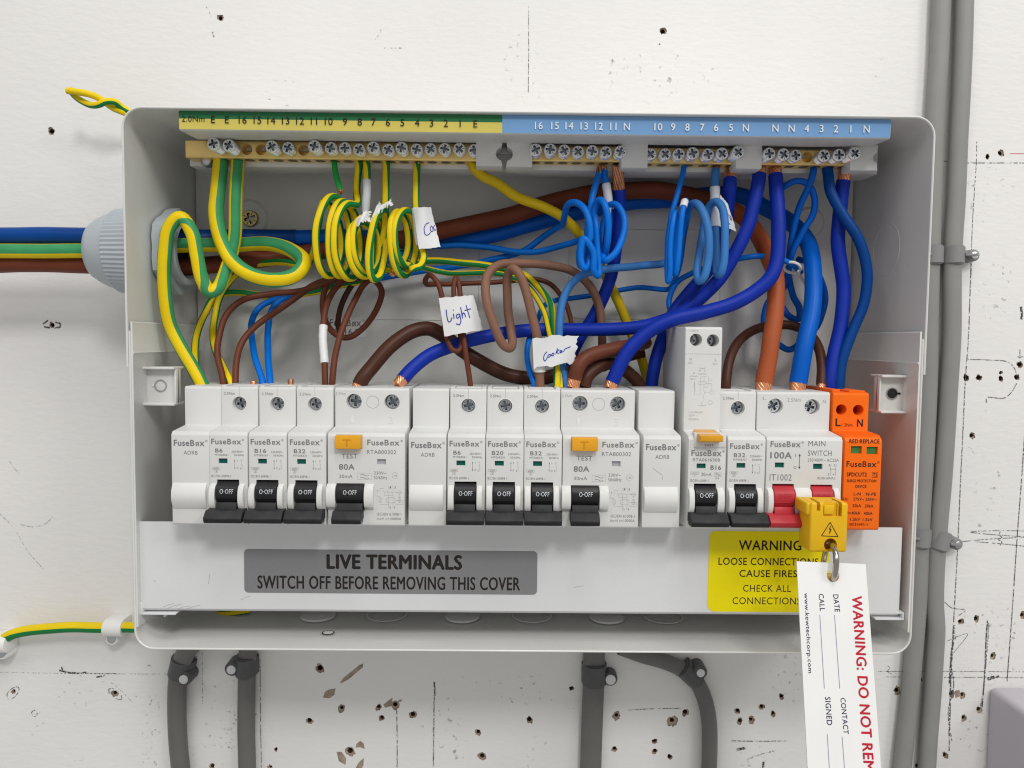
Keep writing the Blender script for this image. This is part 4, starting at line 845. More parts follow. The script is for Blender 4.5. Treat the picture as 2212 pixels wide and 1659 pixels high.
# ---- surge protector
x0 = X(1823.2) + .15; w_ = 17.4
t = thing('surge_protector', (x0 + w_ / 2, 30, -42), 'bright orange surge protection module at the right end of the row', 'surge protector')
s = lambda zx: x0 + (zx - 855) / 17.3; sh = lambda zx: x0 + (zx - 757) / 16.75; z6 = lambda y: at(1860, 811.9 + y / 3.687, 90).z; zs6 = lambda y: at(1835, 811.9 + y / 3.687, 76).z
b = MB(); pr = body_profile(76.0, 90); b.prism(pr, x0, x0 + w_, M_ORANGE, 0.4)
b = carve(b, [cyl(sh(825), zs6(270), 2.6, 62, 80), cyl(sh(963), zs6(272), 2.6, 62, 80), bx(s(904), s(992), 88.2, 95, z6(620), z6(560)), bx(s(1031), s(1121), 88.2, 95, z6(624), z6(564))])
b.line([(sh(893), zs6(140)), (sh(890), zs6(438))], 0.12, 76.05, M_ORANGE)
for i in range(7): b.box(x0 + .4, x0 + w_ - .2, 77.5 + i * 1.6, 78.1 + i * 1.6, NT - 1.0 - i * 0.09, NT + 0.25 - i * 0.09, M_ORANGE)
b.box(x0 + .3, x0 + 4, 40, 74, -1.3, 0.2, M_ORANGE, 0.2); b.box(x0 + 9, x0 + w_ - .6, 45, 73, -1.3, -0.4, M_ORANGE, 0.2)
for t_, xa, xb, ya, yb, bo in (('L', 783, 822, 400, 341, .03), ('1.2Nm', 833, 920, 403, 378, .005), ('N', 958, 1003, 403, 345, .03)): b.text(t_, sh(xa), sh(xb), zs6(ya), zs6(yb), 76.06, M_OPRINT, bo)
for t_, xa, xb, ya, yb, bo in (('RED:REPLACE', 890, 1132, 537, 504, .02), ('SPDCUT2', 878, 1040, 801, 770, .03), ('T2', 1091, 1123, 803, 775, .02), ('SURGE PROTECTION', 880, 1119, 847, 825, .02), ('DEVICE', 952, 1040, 891, 869, .02), ('L-N', 940, 996, 952, 928, .015), ('N-PE', 1041, 1122, 953, 929, .015),
    ('Uc:', 857, 897, 992, 970, .015), ('275V~', 938, 1025, 992, 970, .015), ('255V~', 1039, 1126, 994, 972, .015), ('In:', 855, 882, 1042, 1022, .015), ('20kA', 934, 1003, 1045, 1022, .015), ('20kA', 1034, 1103, 1047, 1024, .015), ('Imax:', 862, 922, 1100, 1080, .015), ('40kA', 927, 998, 1104, 1080, .015), ('40kA', 1028, 1098, 1106, 1082, .015),
    ('1.5kV', 921, 1000, 1154, 1131, .015), ('1.5kV', 1022, 1100, 1156, 1133, .015), ('IEC61643-11', 916, 1066, 1192, 1172, .015)): b.text(t_, s(xa), s(xb), z6(ya), z6(yb), HP, M_OPRINT, bo)
logo(b, s(873), s(1140), z6(725), z6(680), HP, M_OPRINT); tbox(b, s(1084), s(1129), z6(809), z6(768), HP, M_OPRINT, 0.12)
b.build('body', t)
for xa, xb, ya, yb in ((902, 994, 622, 558), (1029, 1123, 626, 562)): window(t, s(xa), s(xb), z6(ya), z6(yb), M_GREEN2, 'status_window')
for zx in (820, 957):
    b = MB(); b.screw((sh(zx) - 0.3, 68, zs6(271)), 2.3, 2, M_STEELS, M_DARK, 0.4); b.build('terminal_screw', t)

# ================================================================== busbar cover along the bottom
cz1, cz0 = at(303, 1127, 76).z, at(306, 1320, 76).z
cx0, cx1 = at(303, 1220, 76).x, at(1946, 1220, 76).x
cov = thing('busbar_cover', (0, 40, cz0), 'long pale grey cover plate with live terminals label below the row of breakers', 'cover plate')
b = MB()
b.prism([(40, cz0), (74.6, cz0), (76, cz0 + 1.4), (76, cz1), (74.8, cz1), (74.8, cz0 + 1.6), (74.2, cz0 + 1.2), (40, cz0 + 1.2)], cx0, cx1, M_COVER)
b.box(cx0, cx0 + 17, 60, 76.8, cz0 - 1.6, cz0 - 0.8, M_COVER, 0.25); b.box(cx0 - .2, cx0 + .9, 70, 76.6, cz0 - 1.5, cz0 + 4, M_COVER, 0.2)
b.box(cx0 + 9, cx0 + 9.8, 66, 72, cz0 - 4.5, cz0 - 1.5, M_COVER, 0.1)
xr = at(1948, 1327, 76).x
b.box(at(1890, 1330, 76).x, xr + 1, 62, 76.6, cz0 - 1.7, cz0 - 0.8, M_COVER, 0.25); b.box(xr, xr + 1.2, 64, 76.4, cz0 - 1.5, cz0 + 2.2, M_COVER, 0.4); b.box(xr - 3, xr + .3, 64, 76.2, cz0 + 1.3, cz0 + 2.2, M_COVER, 0.3)
b.build('plate', cov)
def rrect(mb, x0, x1, z0, z1, r, h0, h1, mt): mb.prism_h(corner(x0 + r, z1 - r, r, 180, 90, 5) + corner(x1 - r, z1 - r, r, 90, 0, 5) + corner(x1 - r, z0 + r, r, 0, -90, 5) + corner(x0 + r, z0 + r, r, -90, -180, 5), h0, h1, mt)
A = lambda x, y: at(x, y, 76.2)
p, q = A(528, 1280), A(1161, 1191); b = MB(); rrect(b, p.x, q.x, p.z, q.z, 2, 76.02, 76.2, M_LGREY)
p, q = A(707, 1228), A(997, 1200); b.text('LIVE TERMINALS', p.x, q.x, p.z, q.z, 76.24, M_OPRINT, 0.05)
p, q = A(557, 1271), A(1123, 1247.5); b.text('SWITCH OFF BEFORE REMOVING THIS COVER', p.x, q.x, p.z, q.z, 76.24, M_OPRINT, 0.022)
b.build('grey_label', cov)
p, q = A(1528, 1321), A(1794, 1149); b = MB(); rrect(b, p.x, q.x, p.z, q.z, 3.4, 76.02, 76.2, M_LYEL)
for t_, xa, xb, ya, yb, bo in (('WARNING', 1596, 1731, 1188, 1168, .02), ('LOOSE CONNECTIONS', 1552, 1768, 1220, 1206, .012), ('CAUSE FIRES', 1597, 1722, 1246, 1232, .012), ('CHECK ALL', 1605, 1709, 1278, 1264, 0), ('CONNECTIONS', 1582, 1730, 1305, 1291, 0)):
    p, q = A(xa, ya), A(xb, yb); b.text(t_, p.x, q.x, p.z, q.z, 76.24, M_OPRINT, bo)
b.build('yellow_label', cov)
b = MB()
for (xa, ya, xb, yb) in ((352, 1312, 375, 1304), (358, 1316, 392, 1305), (380, 1317, 410, 1309), (395, 1318, 432, 1308), (450, 1262, 453, 1240), (330, 1256, 336, 1256), (520, 1296, 540, 1288), (1240, 1270, 1262, 1266)):
    p, q = A(xa, ya), A(xb, yb); b.line([(p.x, p.z), ((p.x + q.x) / 2, (p.z + q.z) / 2 + .3), (q.x, q.z)], 00.22, 76.04, M_PRINTL)
b.build('scratch', cov, recalc=False, smooth=False)

# ================================================================== wires inside the box
ge = 'green and yellow earth wires in the box'
wire('earth_wire', 'thick green and yellow wire arching near the gland, down to the leftmost blank module', 'wire', M_WIRE_Y, 3.3,
     [(514, 350, 46), (513, 365, 47), (509, 437, 49), (505, 519, 50), (491, 580, 53), (470, 622, 56), (452, 628, 58), (437, 605, 59), (426, 555, 60), (416, 505, 60), (390, 470, 60), (366, 490, 60), (356, 546, 59), (354, 600, 58), (358, 655, 57), (368, 702, 56), (391, 750, 56), (416, 794, 57), (434, 826, 58), (442, 842, 58)], ge, mat2=M_WIRE_GP, frac=0.27, n=26, guide=[(.34, 1, 0)] * 4 + [(.4, 1, .2), (.3, .8, -.5), (.2, .5, -.8), (.7, .3, -.5), (.98, .17, 0), (.95, .2, -.1), (.1, .35, -.9), (.9, .1, -.3), (1, 0, 0)], cu0=4, cmat=M_COPPERD)
o, pc = wire('earth_wire', 'short bright green cut stub of wire hanging from the earth bar', 'wire', M_WIRE_GB, 1.5, [(722, 346, 46), (723, 358, 47), (727, 380, 48), (733, 405, 50), (736, 414, 51)], ge, cu1=0.6, cmat=M_COPPERD)
# coils: loops of a slack wire, seen obliquely
def coil(xs, py0, py1, h, rh=9.0, tilt=5.5, start=90, per=14, sgn=1, seed=1):
    """points in mm: slack loops, xs = column of each turn in order, between rows py0 and py1"""
    r_ = random.Random(seed); rz = (at(xs[0], py0, h).z - at(xs[0], py1, h).z) / 2; out = []
    N = per * (len(xs) - 1); ks = [1 + r_.uniform(-.10, .07) for _ in xs]; kx = [1 + r_.uniform(-.3, .3) for _ in xs]; dz = [r_.uniform(-2.0, 2.0) for _ in xs]; dh = [r_.uniform(-2.5, 2.5) for _ in xs]
    lin = lambda L, t: L[min(int(t), len(L) - 2)] + (L[min(int(t), len(L) - 2) + 1] - L[min(int(t), len(L) - 2)]) * (t - min(int(t), len(L) - 2))
    for i in range(N + 1):
        th = math.radians(start) + sgn * 2 * math.pi * i / per; t = i / per
        c_ = at(lin(xs, t), (py0 + py1) / 2, h); k = lin(ks, t)
        out.append(Vector((c_.x + tilt * lin(kx, t) * math.cos(th), h - rh * math.cos(th) + lin(dh, t), c_.z + lin(dz, t) + rz * k * math.sin(th))))
    return out
V3 = lambda L: [at(*p) for p in L]
o, pa = wire('earth_wire', 'striped earth wire coiled in tall loops, leftmost of the earth coils', 'wire', M_WIRE_Y, 1.92, None, ge, mat2=M_WIRE_G, frac=0.36, off=0.1, n=14, sub=4, cu0=1.5,
     raw=V3([(776, 346, 46), (775, 362, 47), (771, 403, 46), (771, 425, 44)]) + coil([764, 745, 725, 690], 432, 600, 53, start=80, sgn=1, rh=9, tilt=6.5, seed=3) + V3([(668, 566, 30), (603, 566, 22), (532, 575, 18), (506, 597, 17), (485, 622, 18), (472, 650, 20), (463, 694, 24), (461, 738, 32), (472, 772, 40), (485, 801, 50), (497, 823, 56), (502, 838, 57)]))
o, pb = wire('earth_wire', 'striped earth wire with white sleeve and cut end, coiled beside terminal 7', 'wire', M_WIRE_Y, 1.92, None, ge, mat2=M_WIRE_G, frac=0.36, off=0.1, n=14, sub=4, cu0=1,
     raw=V3([(790, 346, 46), (793, 362, 48), (792, 420, 50), (790, 460, 50)]) + coil([784, 792, 800], 474, 592, 53, start=70, rh=8, tilt=5, seed=5) + V3([(806, 585, 48), (820, 572, 42), (836, 582, 44), (850, 590, 48)]), cu1=0.3)
sleeve(o, pb, near(pb, 793, 383), near(pb, 791, 458), 2.1, M_TAPEB)
o, pd = wire('earth_wire', 'striped earth wire from terminal 6 making one long narrow loop beside the crumpled tape', 'wire', M_WIRE_Y, 1.92, None, ge, mat2=M_WIRE_G, frac=0.36, off=0.1, n=14, sub=4, cu0=1.5,
     raw=V3([(834, 344, 46), (834, 360, 47), (833, 405, 48), (833, 450, 47), (836, 500, 46), (830, 560, 50), (818, 598, 56), (805, 602, 60), (797, 570, 62), (802, 510, 62), (815, 462, 60), (830, 453, 56), (833, 480, 50), (822, 540, 46), (806, 585, 40), (790, 605, 28), (740, 615, 20), (664, 633, 16), (600, 642, 14), (505, 632, 14), (463, 642, 17), (445, 671, 20), (428, 716, 26), (421, 760, 36), (424, 800, 46), (430, 835, 52)]))
o, pe = wire('earth_wire', 'striped earth wire from terminal 4 carrying the white Coo flag, coiled twice', 'wire', M_WIRE_Y, 1.85, None, ge, mat2=M_WIRE_G, frac=0.36, off=0.05, n=14, sub=4, cu0=2.5,
     raw=V3([(902, 352, 46), (900, 372, 47), (899, 410, 49), (899, 450, 50), (906, 520, 52), (915, 555, 54), (908, 575, 58), (894, 580, 60)]) + coil([884, 872, 853], 456, 586, 52, start=-80, rh=8, tilt=5.5, sgn=-1, seed=8) + V3([(860, 582, 40), (885, 572, 30), (917, 564, 26), (985, 566, 25), (1053, 574, 25), (1127, 591, 26), (1165, 623, 30), (1190, 660, 38), (1198, 722, 46), (1202, 784, 54), (1203, 826, 58), (1203, 840, 58)]))
wire('earth_wire', 'lower striped earth wire running right from the coils and down behind the Cooker flag', 'wire', M_WIRE_Y, 1.5, [(850, 560, 24), (880, 566, 24), (912, 577, 25), (966, 590, 25), (1053, 590, 26), (1103, 597, 27), (1145, 623, 31), (1172, 668, 38), (1187, 722, 46), (1195, 760, 50), (1208, 800, 55), (1212, 838, 58)], ge, mat2=M_WIRE_G, frac=0.33, off=-0.2, n=14)
wire('earth_wire', 'thick dull yellow wire from the right end of the earth bar passing behind blue coils', 'wire', M_WIRE_Y2, 2.65,
     [(1020, 350, 46), (1023, 361, 46), (1041, 380, 44), (1076, 398, 41), (1120, 428, 38), (1176, 449, 35), (1216, 469, 33), (1252, 503, 30), (1278, 540, 27), (1302, 585, 22), (1333, 644, 19), (1364, 719, 18), (1388, 780, 18), (1406, 850, 18)], ge, mat2=M_WIRE_G, frac=0.25, off=2.7, quad=False, n=16, cu0=3, cmat=M_COPPERD)
# crumpled torn tape on the middle coil, Coo flag
def flag(parent, quad, mt, name='tape_flag', bul=2.0, ragged=0.0, seed=1, n=12):
    """a little flag of tape: quad = four (px,py,h), corners tl, tr, br, bl"""
    r_ = random.Random(seed); c4 = [at(*p) for p in quad]; b = MB(); ph = r_.random() * 6
    def S(u, v):
        p = (c4[0] * (1 - u) + c4[1] * u) * (1 - v) + (c4[3] * (1 - u) + c4[2] * u) * v
        return p + Vector((0, bul * math.sin(math.pi * u) * 0.8 + 0.5 * math.sin(5 * u + 3 * v + ph), 0))
    rag = [[(r_.random() - .5) * ragged for _ in range(n + 1)] for _ in range(4)]
    fr = []
    for i in range(n + 1):
        for j in range(n + 1):
            u, v = j / n, i / n; p = S(u, v)
            if i == 0: p = p + Vector((0, 0, rag[0][j]))
            if i == n: p = p + Vector((0, 0, rag[1][j]))
            if j == n: p = p + Vector((rag[2][i], 0, 0))
            fr.append(p)
    m = (n + 1) ** 2; bk = [p - Vector((0, 0.25, 0)) for p in fr]
    fs = []
    for i in range(n):
        for j in range(n):
            a = i * (n + 1) + j; fs.append((a, a + 1, a + n + 2, a + n + 1)); fs.append((m + a, m + a + n + 1, m + a + n + 2, m + a + 1))
    rim = [j for j in range(n)] + [i * (n + 1) + n for i in range(n)] + [n * (n + 1) + j for j in range(n, 0, -1)] + [i * (n + 1) for i in range(n, 0, -1)]
    for i, a in enumerate(rim): c_ = rim[(i + 1) % len(rim)]; fs.append((a, m + a, m + c_, c_))
    b.add(fr + bk, fs, mt); o = b.build(name, parent)
    return o, S
def handwriting(parent, S, strokes, wd=0.42):
    b = MB()
    for st_ in strokes:
        pts = curve([(p[0], p[1], 0) for p in st_], 5) if len(st_) > 2 else [Vector((*p, 0)) for p in st_]
        b.tube([S(p.x, p.y) + Vector((0, 0.12, 0)) for p in pts], wd / 2, M_INK, 6)
    b.build('handwriting', parent)
fo, S = flag(o, [(893, 452, 54), (931, 447, 53), (951, 534, 54), (905, 539, 57)], M_PAPER, seed=2, bul=2.2, ragged=0.5)
handwriting(fo, S, [[(.72, .38), (.55, .42), (.42, .52), (.42, .66), (.55, .68), (.70, .62)], [(.82, .46), (.72, .52), (.74, .6), (.84, .58), (.84, .48)], [(.98, .45), (.9, .5), (.92, .58), (.99, .56)]])
b = MB(); sg = pe[near(pe, 899, 450):near(pe, 908, 536)]; b.tube(sg, 2.3, M_PAPER, 12); b.build('tape_wrap', o)
ALLFL = flag(ALLW[-7] if False else [w_o for w_o in ALLW if 'long narrow loop' in w_o['label']][0], [(768, 478, 62), (800, 452, 61), (797, 474, 62), (770, 490, 63)], M_PAPER, 'torn_tape', 2.5, 2.0, 5)
wl = [w_o for w_o in ALLW if 'long narrow loop' in w_o['label']][0]
flag(wl, [(806, 462, 60), (822, 436, 60), (824, 452, 61), (797, 484, 62)], M_PAPER, 'torn_tape', 2.0, 2.5, 6)
flag(wl, [(818, 446, 60), (844, 432, 59), (849, 439, 60), (824, 456, 61)], M_PAPER, 'torn_tape', 1.5, 2.5, 7)

gb = 'blue neutral wires in the box'
def blue(label, mt, r, pts, **k): return wire('neutral_wire', label, 'wire', mt, r, pts, gb, **k)
# thin blue coil group under numbers 12 and 11
o, _ = blue('thin blue wire looping in the left of the first blue coil, from terminal 12', M_WIRE_BRIGHT, 1.72, None, sub=5, cu0=3.5, cmat=M_COPPERD, raw=V3([(1294, 373, 47), (1290, 388, 48), (1283, 415, 49), (1275, 454, 50), (1268, 500, 48), (1262, 550, 47), (1254, 575, 52), (1252, 545, 57), (1262, 515, 60), (1282, 545, 60), (1284, 585, 60), (1294, 595, 58), (1290, 540, 56), (1288, 490, 56), (1284, 468, 53), (1277, 478, 48), (1272, 510, 42), (1252, 519, 34), (1198, 536, 24), (1154, 545, 20), (1109, 543, 18), (1039, 532, 16), (961, 530, 16), (880, 542, 15), (820, 572, 14), (742, 612, 14), (650, 633, 16), (605, 648, 20), (586, 672, 24), (579, 710, 30), (579, 740, 36), (580, 783, 46), (584, 826, 56), (585, 838, 57)]))
o, pf = blue('thin blue wire with white sleeve in the first blue coil, wide loop at left', M_WIRE_BRIGHT, 1.72, None, sub=5, cu0=1.5, cmat=M_COPPERD, raw=V3([(1305, 366, 46), (1307, 385, 47), (1312, 420, 48), (1316, 460, 48), (1312, 520, 50), (1304, 556, 54), (1309, 562, 58), (1332, 543, 58), (1348, 500, 56), (1346, 465, 54), (1330, 442, 52), (1315, 444, 49)]) + V3([(1306, 470, 45), (1300, 520, 46), (1304, 556, 50), (1312, 530, 56), (1313, 480, 59), (1303, 437, 58), (1293, 432, 55), (1283, 455, 52), (1275, 520, 54), (1270, 575, 58), (1261, 579, 60), (1254, 555, 60), (1262, 520, 60), (1273, 520, 60), (1272, 480, 60), (1262, 450, 58), (1244, 437, 54), (1226, 444, 48), (1219, 470, 40), (1216, 485, 32), (1206, 490, 28), (1176, 510, 20), (1131, 541, 16), (1042, 566, 12), (929, 583, 12), (822, 600, 12), (731, 617, 13), (664, 634, 14), (597, 646, 17), (560, 664, 20), (544, 694, 26), (544, 738, 36), (554, 783, 48), (567, 826, 56), (569, 838, 57)]))
sleeve(o, pf, 7, 14, 2.25, M_TAPEB)
flag(o, [(1312, 448, 50), (1322, 448, 51), (1317, 478, 51), (1313, 478, 50)], M_PAPER, 'torn_tape', .6, .6, 8, 6)
# second blue coil under numbers 9 to 6
o, pg = blue('thin blue wire from terminal 8 hanging in narrow ovals beside the pale blue loops', M_WIRE_BRIGHT, 1.45, None, sub=5, raw=V3([(1478, 355, 46), (1476, 370, 47), (1463, 420, 49), (1449, 470, 51), (1442, 530, 54), (1441, 590, 58), (1443, 608, 60), (1447, 590, 61), (1448, 530, 61), (1455, 475, 60), (1459, 458, 58), (1461, 475, 55), (1456, 540, 54), (1456, 585, 57), (1459, 592, 60), (1463, 570, 62), (1470, 500, 62), (1476, 452, 61), (1481, 434, 58), (1484, 445, 52), (1478, 500, 42), (1466, 580, 32), (1450, 620, 24), (1438, 626, 20), (1375, 621, 18), (1294, 635, 19), (1239, 644, 20), (1202, 648, 22), (1177, 660, 26), (1162, 690, 32), (1145, 727, 38), (1138, 759, 44), (1143, 797, 52), (1153, 829, 57), (1155, 840, 57)]), cu0=0.5)
b = MB(); i = near(pg, 1477, 446); b.tube(pg[i:i + 4], 1.9, M_PAPER, 12); b.build('tape_wrap', o)
o, ph_ = blue('pale blue thicker wire with white sleeve and flag in the second blue coil', M_WIRE_PALE, 2.05, None, sub=5, cu0=3.5, cmat=M_COPPERD, n=14, raw=V3([(1546, 366, 46), (1545, 378, 47), (1544, 410, 48), (1544, 450, 48), (1544, 500, 49), (1547, 560, 53), (1550, 592, 58), (1557, 590, 61), (1564, 560, 62), (1566, 500, 61), (1560, 450, 58), (1546, 436, 55), (1530, 450, 50), (1519, 500, 49), (1511, 550, 52), (1506, 590, 56), (1511, 607, 60), (1520, 600, 62), (1530, 560, 62), (1531, 510, 62), (1520, 462, 60), (1505, 440, 56), (1490, 446, 50), (1480, 480, 44), (1470, 530, 38), (1456, 558, 34), (1435, 568, 34), (1377, 575, 36), (1316, 580, 40), (1264, 591, 43), (1234, 615, 45), (1214, 655, 47), (1208, 697, 49), (1208, 745, 51), (1214, 784, 54), (1223, 826, 57), (1226, 840, 58)]))
sleeve(o, ph_, near(ph_, 1544, 404), near(ph_, 1544, 486), 2.5, M_TAPEB)
fo, S = flag(o, [(1555, 420, 50), (1572, 442, 49), (1592, 500, 49), (1556, 490, 50)], M_PAPER, seed=9, bul=1.2, ragged=0.4)
handwriting(fo, S, [[(.35, .2), (.3, .4), (.5, .35)], [(.45, .45), (.6, .5), (.5, .62), (.42, .5)], [(.7, .5), (.85, .55), (.75, .66), (.68, .56)], [(.4, .72), (.6, .85)]], .35)
# thick deep blue conductors
wire('neutral_wire', 'thick deep blue conductor from the neutral bar at number 5, disappearing behind the tall breaker', 'wire', M_WIRE_DEEP, 3.4, [(1577, 388, 46), (1576, 400, 47), (1573, 430, 44), (1568, 480, 40), (1556, 530, 36), (1530, 585, 33), (1490, 630, 32), (1452, 680, 32), (1428, 740, 34), (1412, 800, 36), (1405, 850, 36)], gb, cu0=6, n=16)
wire('neutral_wire', 'long thick deep blue conductor sweeping left across the middle to the first two pole switch', 'wire', M_WIRE_DEEP, 3.5, [(1640, 378, 46), (1638, 392, 47), (1632, 430, 49), (1615, 492, 50), (1582, 554, 50), (1548, 608, 49), (1503, 652, 48), (1455, 684, 46), (1400, 703, 44), (1326, 711, 42), (1239, 712, 40), (1140, 714, 41), (1041, 730, 45), (980, 745, 48), (930, 765, 51), (892, 795, 56), (869, 820, 60)], gb, cu0=5, cu1=4, n=16)
wire('neutral_wire', 'thick deep blue conductor curving in front of the other to the second two pole switch', 'wire', M_WIRE_DEEP, 3.6, [(1675, 379, 46), (1676, 392, 47), (1680, 442, 51), (1682, 504, 54), (1677, 566, 56), (1663, 600, 57), (1632, 629, 57), (1584, 655, 57), (1520, 674, 57), (1455, 690, 57), (1397, 719, 57), (1352, 768, 58), (1322, 826, 59)], gb, cu0=5, cu1=3, n=16)
wire('neutral_wire', 'thick deep blue conductor behind the first blue coil, with long bare strands at the top', 'wire', M_WIRE_DEEP, 3.4, [(1337, 409, 44), (1337, 425, 43), (1333, 487, 38), (1328, 560, 34), (1316, 610, 30), (1289, 672, 26), (1255, 727, 24), (1230, 780, 24), (1215, 835, 26)], gb, cu0=11.5, cmat=M_COPPERD, n=16)
wire('neutral_wire', 'thick deep blue conductor at the far right, straight, behind the bending dark blue one', 'wire', M_WIRE_DEEP, 3.5, [(1822, 391, 46), (1820, 405, 46), (1813, 460, 46), (1811, 517, 47), (1818, 580, 48), (1823, 625, 49), (1818, 690, 51), (1804, 760, 54), (1793, 828, 57), (1791, 842, 57)], gb, cu0=7, n=16)
wire('neutral_wire', 'glossy dark blue wire bending out to the right and back to the surge module', 'wire', M_WIRE_NAVY, 2.65, [(1787, 362, 46), (1789, 376, 47), (1794, 413, 50), (1822, 467, 53), (1853, 517, 55), (1871, 574, 56), (1873, 612, 56), (1866, 655, 56), (1842, 712, 56), (1821, 774, 57), (1813, 836, 58), (1812, 850, 58)], gb, cu0=3, cmat=M_COPPERD, n=16)
o, _ = blue('blue wire from terminal 4 crossing a loop and gathered in the white cable tie', M_WIRE_BLUE, 1.75, None, sub=6, cu0=1.5, cmat=M_COPPERD, raw=V3([(1758, 362, 46), (1756, 374, 47), (1745, 405, 46), (1727, 446, 42), (1712, 504, 38), (1705, 554, 34), (1705, 600, 30), (1713, 640, 28), (1725, 665, 28), (1724, 690, 27), (1705, 684, 26), (1688, 660, 24), (1676, 650, 22)]))
wire('neutral_wire', 'blue wire arching up in a round loop under terminal 4, rings at its lower end', 'wire', M_WIRE_BLUE, 1.7, [(1672, 440, 34), (1682, 415, 40), (1698, 400, 44), (1719, 391, 46), (1744, 397, 46), (1760, 426, 45), (1757, 462, 43), (1731, 507, 41), (1711, 546, 38), (1702, 590, 32), (1690, 625, 26), (1662, 650, 22), (1650, 687, 22), (1656, 722, 24), (1684, 746, 26), (1704, 755, 27), (1730, 740, 26), (1768, 700, 22), (1782, 650, 20), (1775, 610, 20), (1750, 570, 22), (1724, 560, 26)], gb)
wire('neutral_wire', 'thin bright blue wire swinging left from the cable tie behind the deep blue conductors', 'wire', M_WIRE_BRIGHT, 1.5, [(1730, 588, 36), (1718, 577, 40), (1695, 563, 42), (1649, 553, 40), (1607, 557, 38), (1560, 568, 30), (1494, 590, 27), (1462, 610, 26), (1447, 642, 26), (1450, 672, 28), (1470, 690, 28)], gb)
o = MB(); c = at(1711, 578, 40); pts = [c + Vector((4.2 * math.cos(a_), 3.5 * math.sin(a_), 2.2 * math.sin(a_) - 1.2 * math.cos(a_))) for a_ in [2 * math.pi * i / 20 for i in range(21)]]
o.tube(pts, 0.8, M_CLIPW, 8); e = at(1742, 618, 34); o.tube([c + Vector((3, 1, -1.5)), (c + e) / 2 + Vector((0, 0, 1)), e], 0.9, M_CLIPW, 8, flat=0.4); tag(o.build('cable_tie'), 'small white plastic cable tie round thin blue wires at the right', 'cable tie')

gv = 'brown live wires in the box'
def brown(label, mt, r, pts, **k): return wire('live_wire', label, 'wire', mt, r, pts, gv, **k)
brown('brown wire bowing out furthest left, down to the B6 breaker', M_WIRE_BROWN, 1.65, [(800, 606, 24), (775, 602, 26), (742, 600, 28), (709, 609, 30), (653, 627, 32), (586, 634, 34), (530, 646, 38), (490, 678, 43), (472, 727, 48), (470, 772, 53), (480, 815, 57), (484, 840, 58)])
brown('brown wire running diagonally just inside the outermost brown one', M_WIRE_BROWN, 1.65, [(790, 612, 22), (755, 604, 25), (720, 603, 28), (680, 614, 30), (640, 642, 33), (597, 673, 37), (552, 705, 42), (523, 738, 47), (510, 783, 53), (508, 822, 57), (508, 840, 58)])
o, pk = brown('brown wire with white sleeve above the first B32 breaker', M_WIRE_BROWN, 1.65, [(790, 604, 25), (765, 600, 29), (742, 606, 33), (716, 635, 40), (703, 671, 46), (698, 710, 50), (698, 750, 53), (702, 790, 56), (703, 830, 58), (703, 842, 58)])
sleeve(o, pk, near(pk, 700, 702), near(pk, 701, 785), 2.15)
brown('brown wire looping round behind the sleeve, then down beside it', M_WIRE_BROWN, 1.65, [(718, 842, 58), (718, 828, 58), (723, 775, 55), (738, 716, 50), (764, 655, 44), (786, 615, 38), (803, 603, 34), (817, 613, 30), (825, 633, 28), (812, 672, 26), (785, 707, 26), (755, 728, 27), (731, 726, 28), (706, 700, 30), (698, 660, 31), (702, 625, 30), (716, 603, 28), (745, 597, 26)])
brown('brown wire making a thin inner loop behind the white sleeve', M_WIRE_DBR, 1.6, [(735, 720, 24), (731, 700, 22), (737, 660, 21), (752, 628, 22), (768, 608, 22), (782, 602, 20)])
brown('thick dark brown conductor rising from the first two pole switch and dipping away right', M_WIRE_DBR, 3.8, [(776, 832, 59), (785, 815, 58), (806, 790, 55), (850, 742, 50), (890, 716, 46), (926, 711, 43), (962, 728, 41), (1003, 760, 38), (1041, 784, 36), (1090, 807, 34), (1140, 816, 33), (1189, 813, 32), (1225, 800, 30)], n=16, cu0=2)
brown('thick brown conductor arching right from the second two pole switch', M_WIRE_BROWN, 3.7, [(1241, 820, 60), (1247, 800, 60), (1258, 781, 59), (1280, 766, 57), (1317, 756, 54), (1350, 751, 49), (1378, 745, 42), (1394, 740, 32)], n=16, cu0=4)
brown('thick brown jumper below the arching one, bending down behind a blank module', M_WIRE_DBR, 3.4, [(1262, 836, 57), (1268, 815, 56), (1289, 794, 53), (1318, 785, 48), (1349, 800, 42), (1375, 822, 40), (1390, 850, 38)], n=16)
o, pt_ = brown('pale taupe wire in wide loose loops, carrying the Cooker flag', M_WIRE_TAUPE, 2.3, [(1168, 846, 58), (1167, 830, 58), (1166, 780, 59), (1160, 730, 60), (1150, 685, 60), (1133, 623, 60), (1120, 590, 59), (1107, 581, 56), (1097, 600, 52), (1097, 660, 50), (1103, 715, 51), (1107, 742, 55), (1100, 752, 59), (1086, 744, 62), (1061, 685, 63), (1048, 630, 61), (1053, 592, 56), (1078, 572, 50), (1127, 568, 44), (1189, 573, 38), (1239, 588, 34), (1272, 616, 32), (1293, 660, 30), (1299, 710, 30), (1301, 760, 32), (1303, 800, 36)], n=16)
fo, S = flag(o, [(1150, 729, 64), (1250, 723, 61), (1238, 784, 60), (1153, 796, 64)], M_PAPER, seed=4, bul=2.0, ragged=1.6)
handwriting(fo, S, [[(.32, .50), (.26, .60), (.25, .75), (.28, .8), (.33, .70)], [(.36, .6), (.34, .68), (.39, .68), (.40, .6), (.36, .6)], [(.45, .57), (.43, .65), (.48, .64), (.48, .57), (.45, .57)], [(.56, .42), (.53, .60)], [(.60, .46), (.55, .55), (.60, .60)], [(.62, .58), (.67, .52), (.63, .5), (.63, .58), (.69, .55)], [(.71, .55), (.74, .46), (.78, .44), (.86, .40)]], .45)
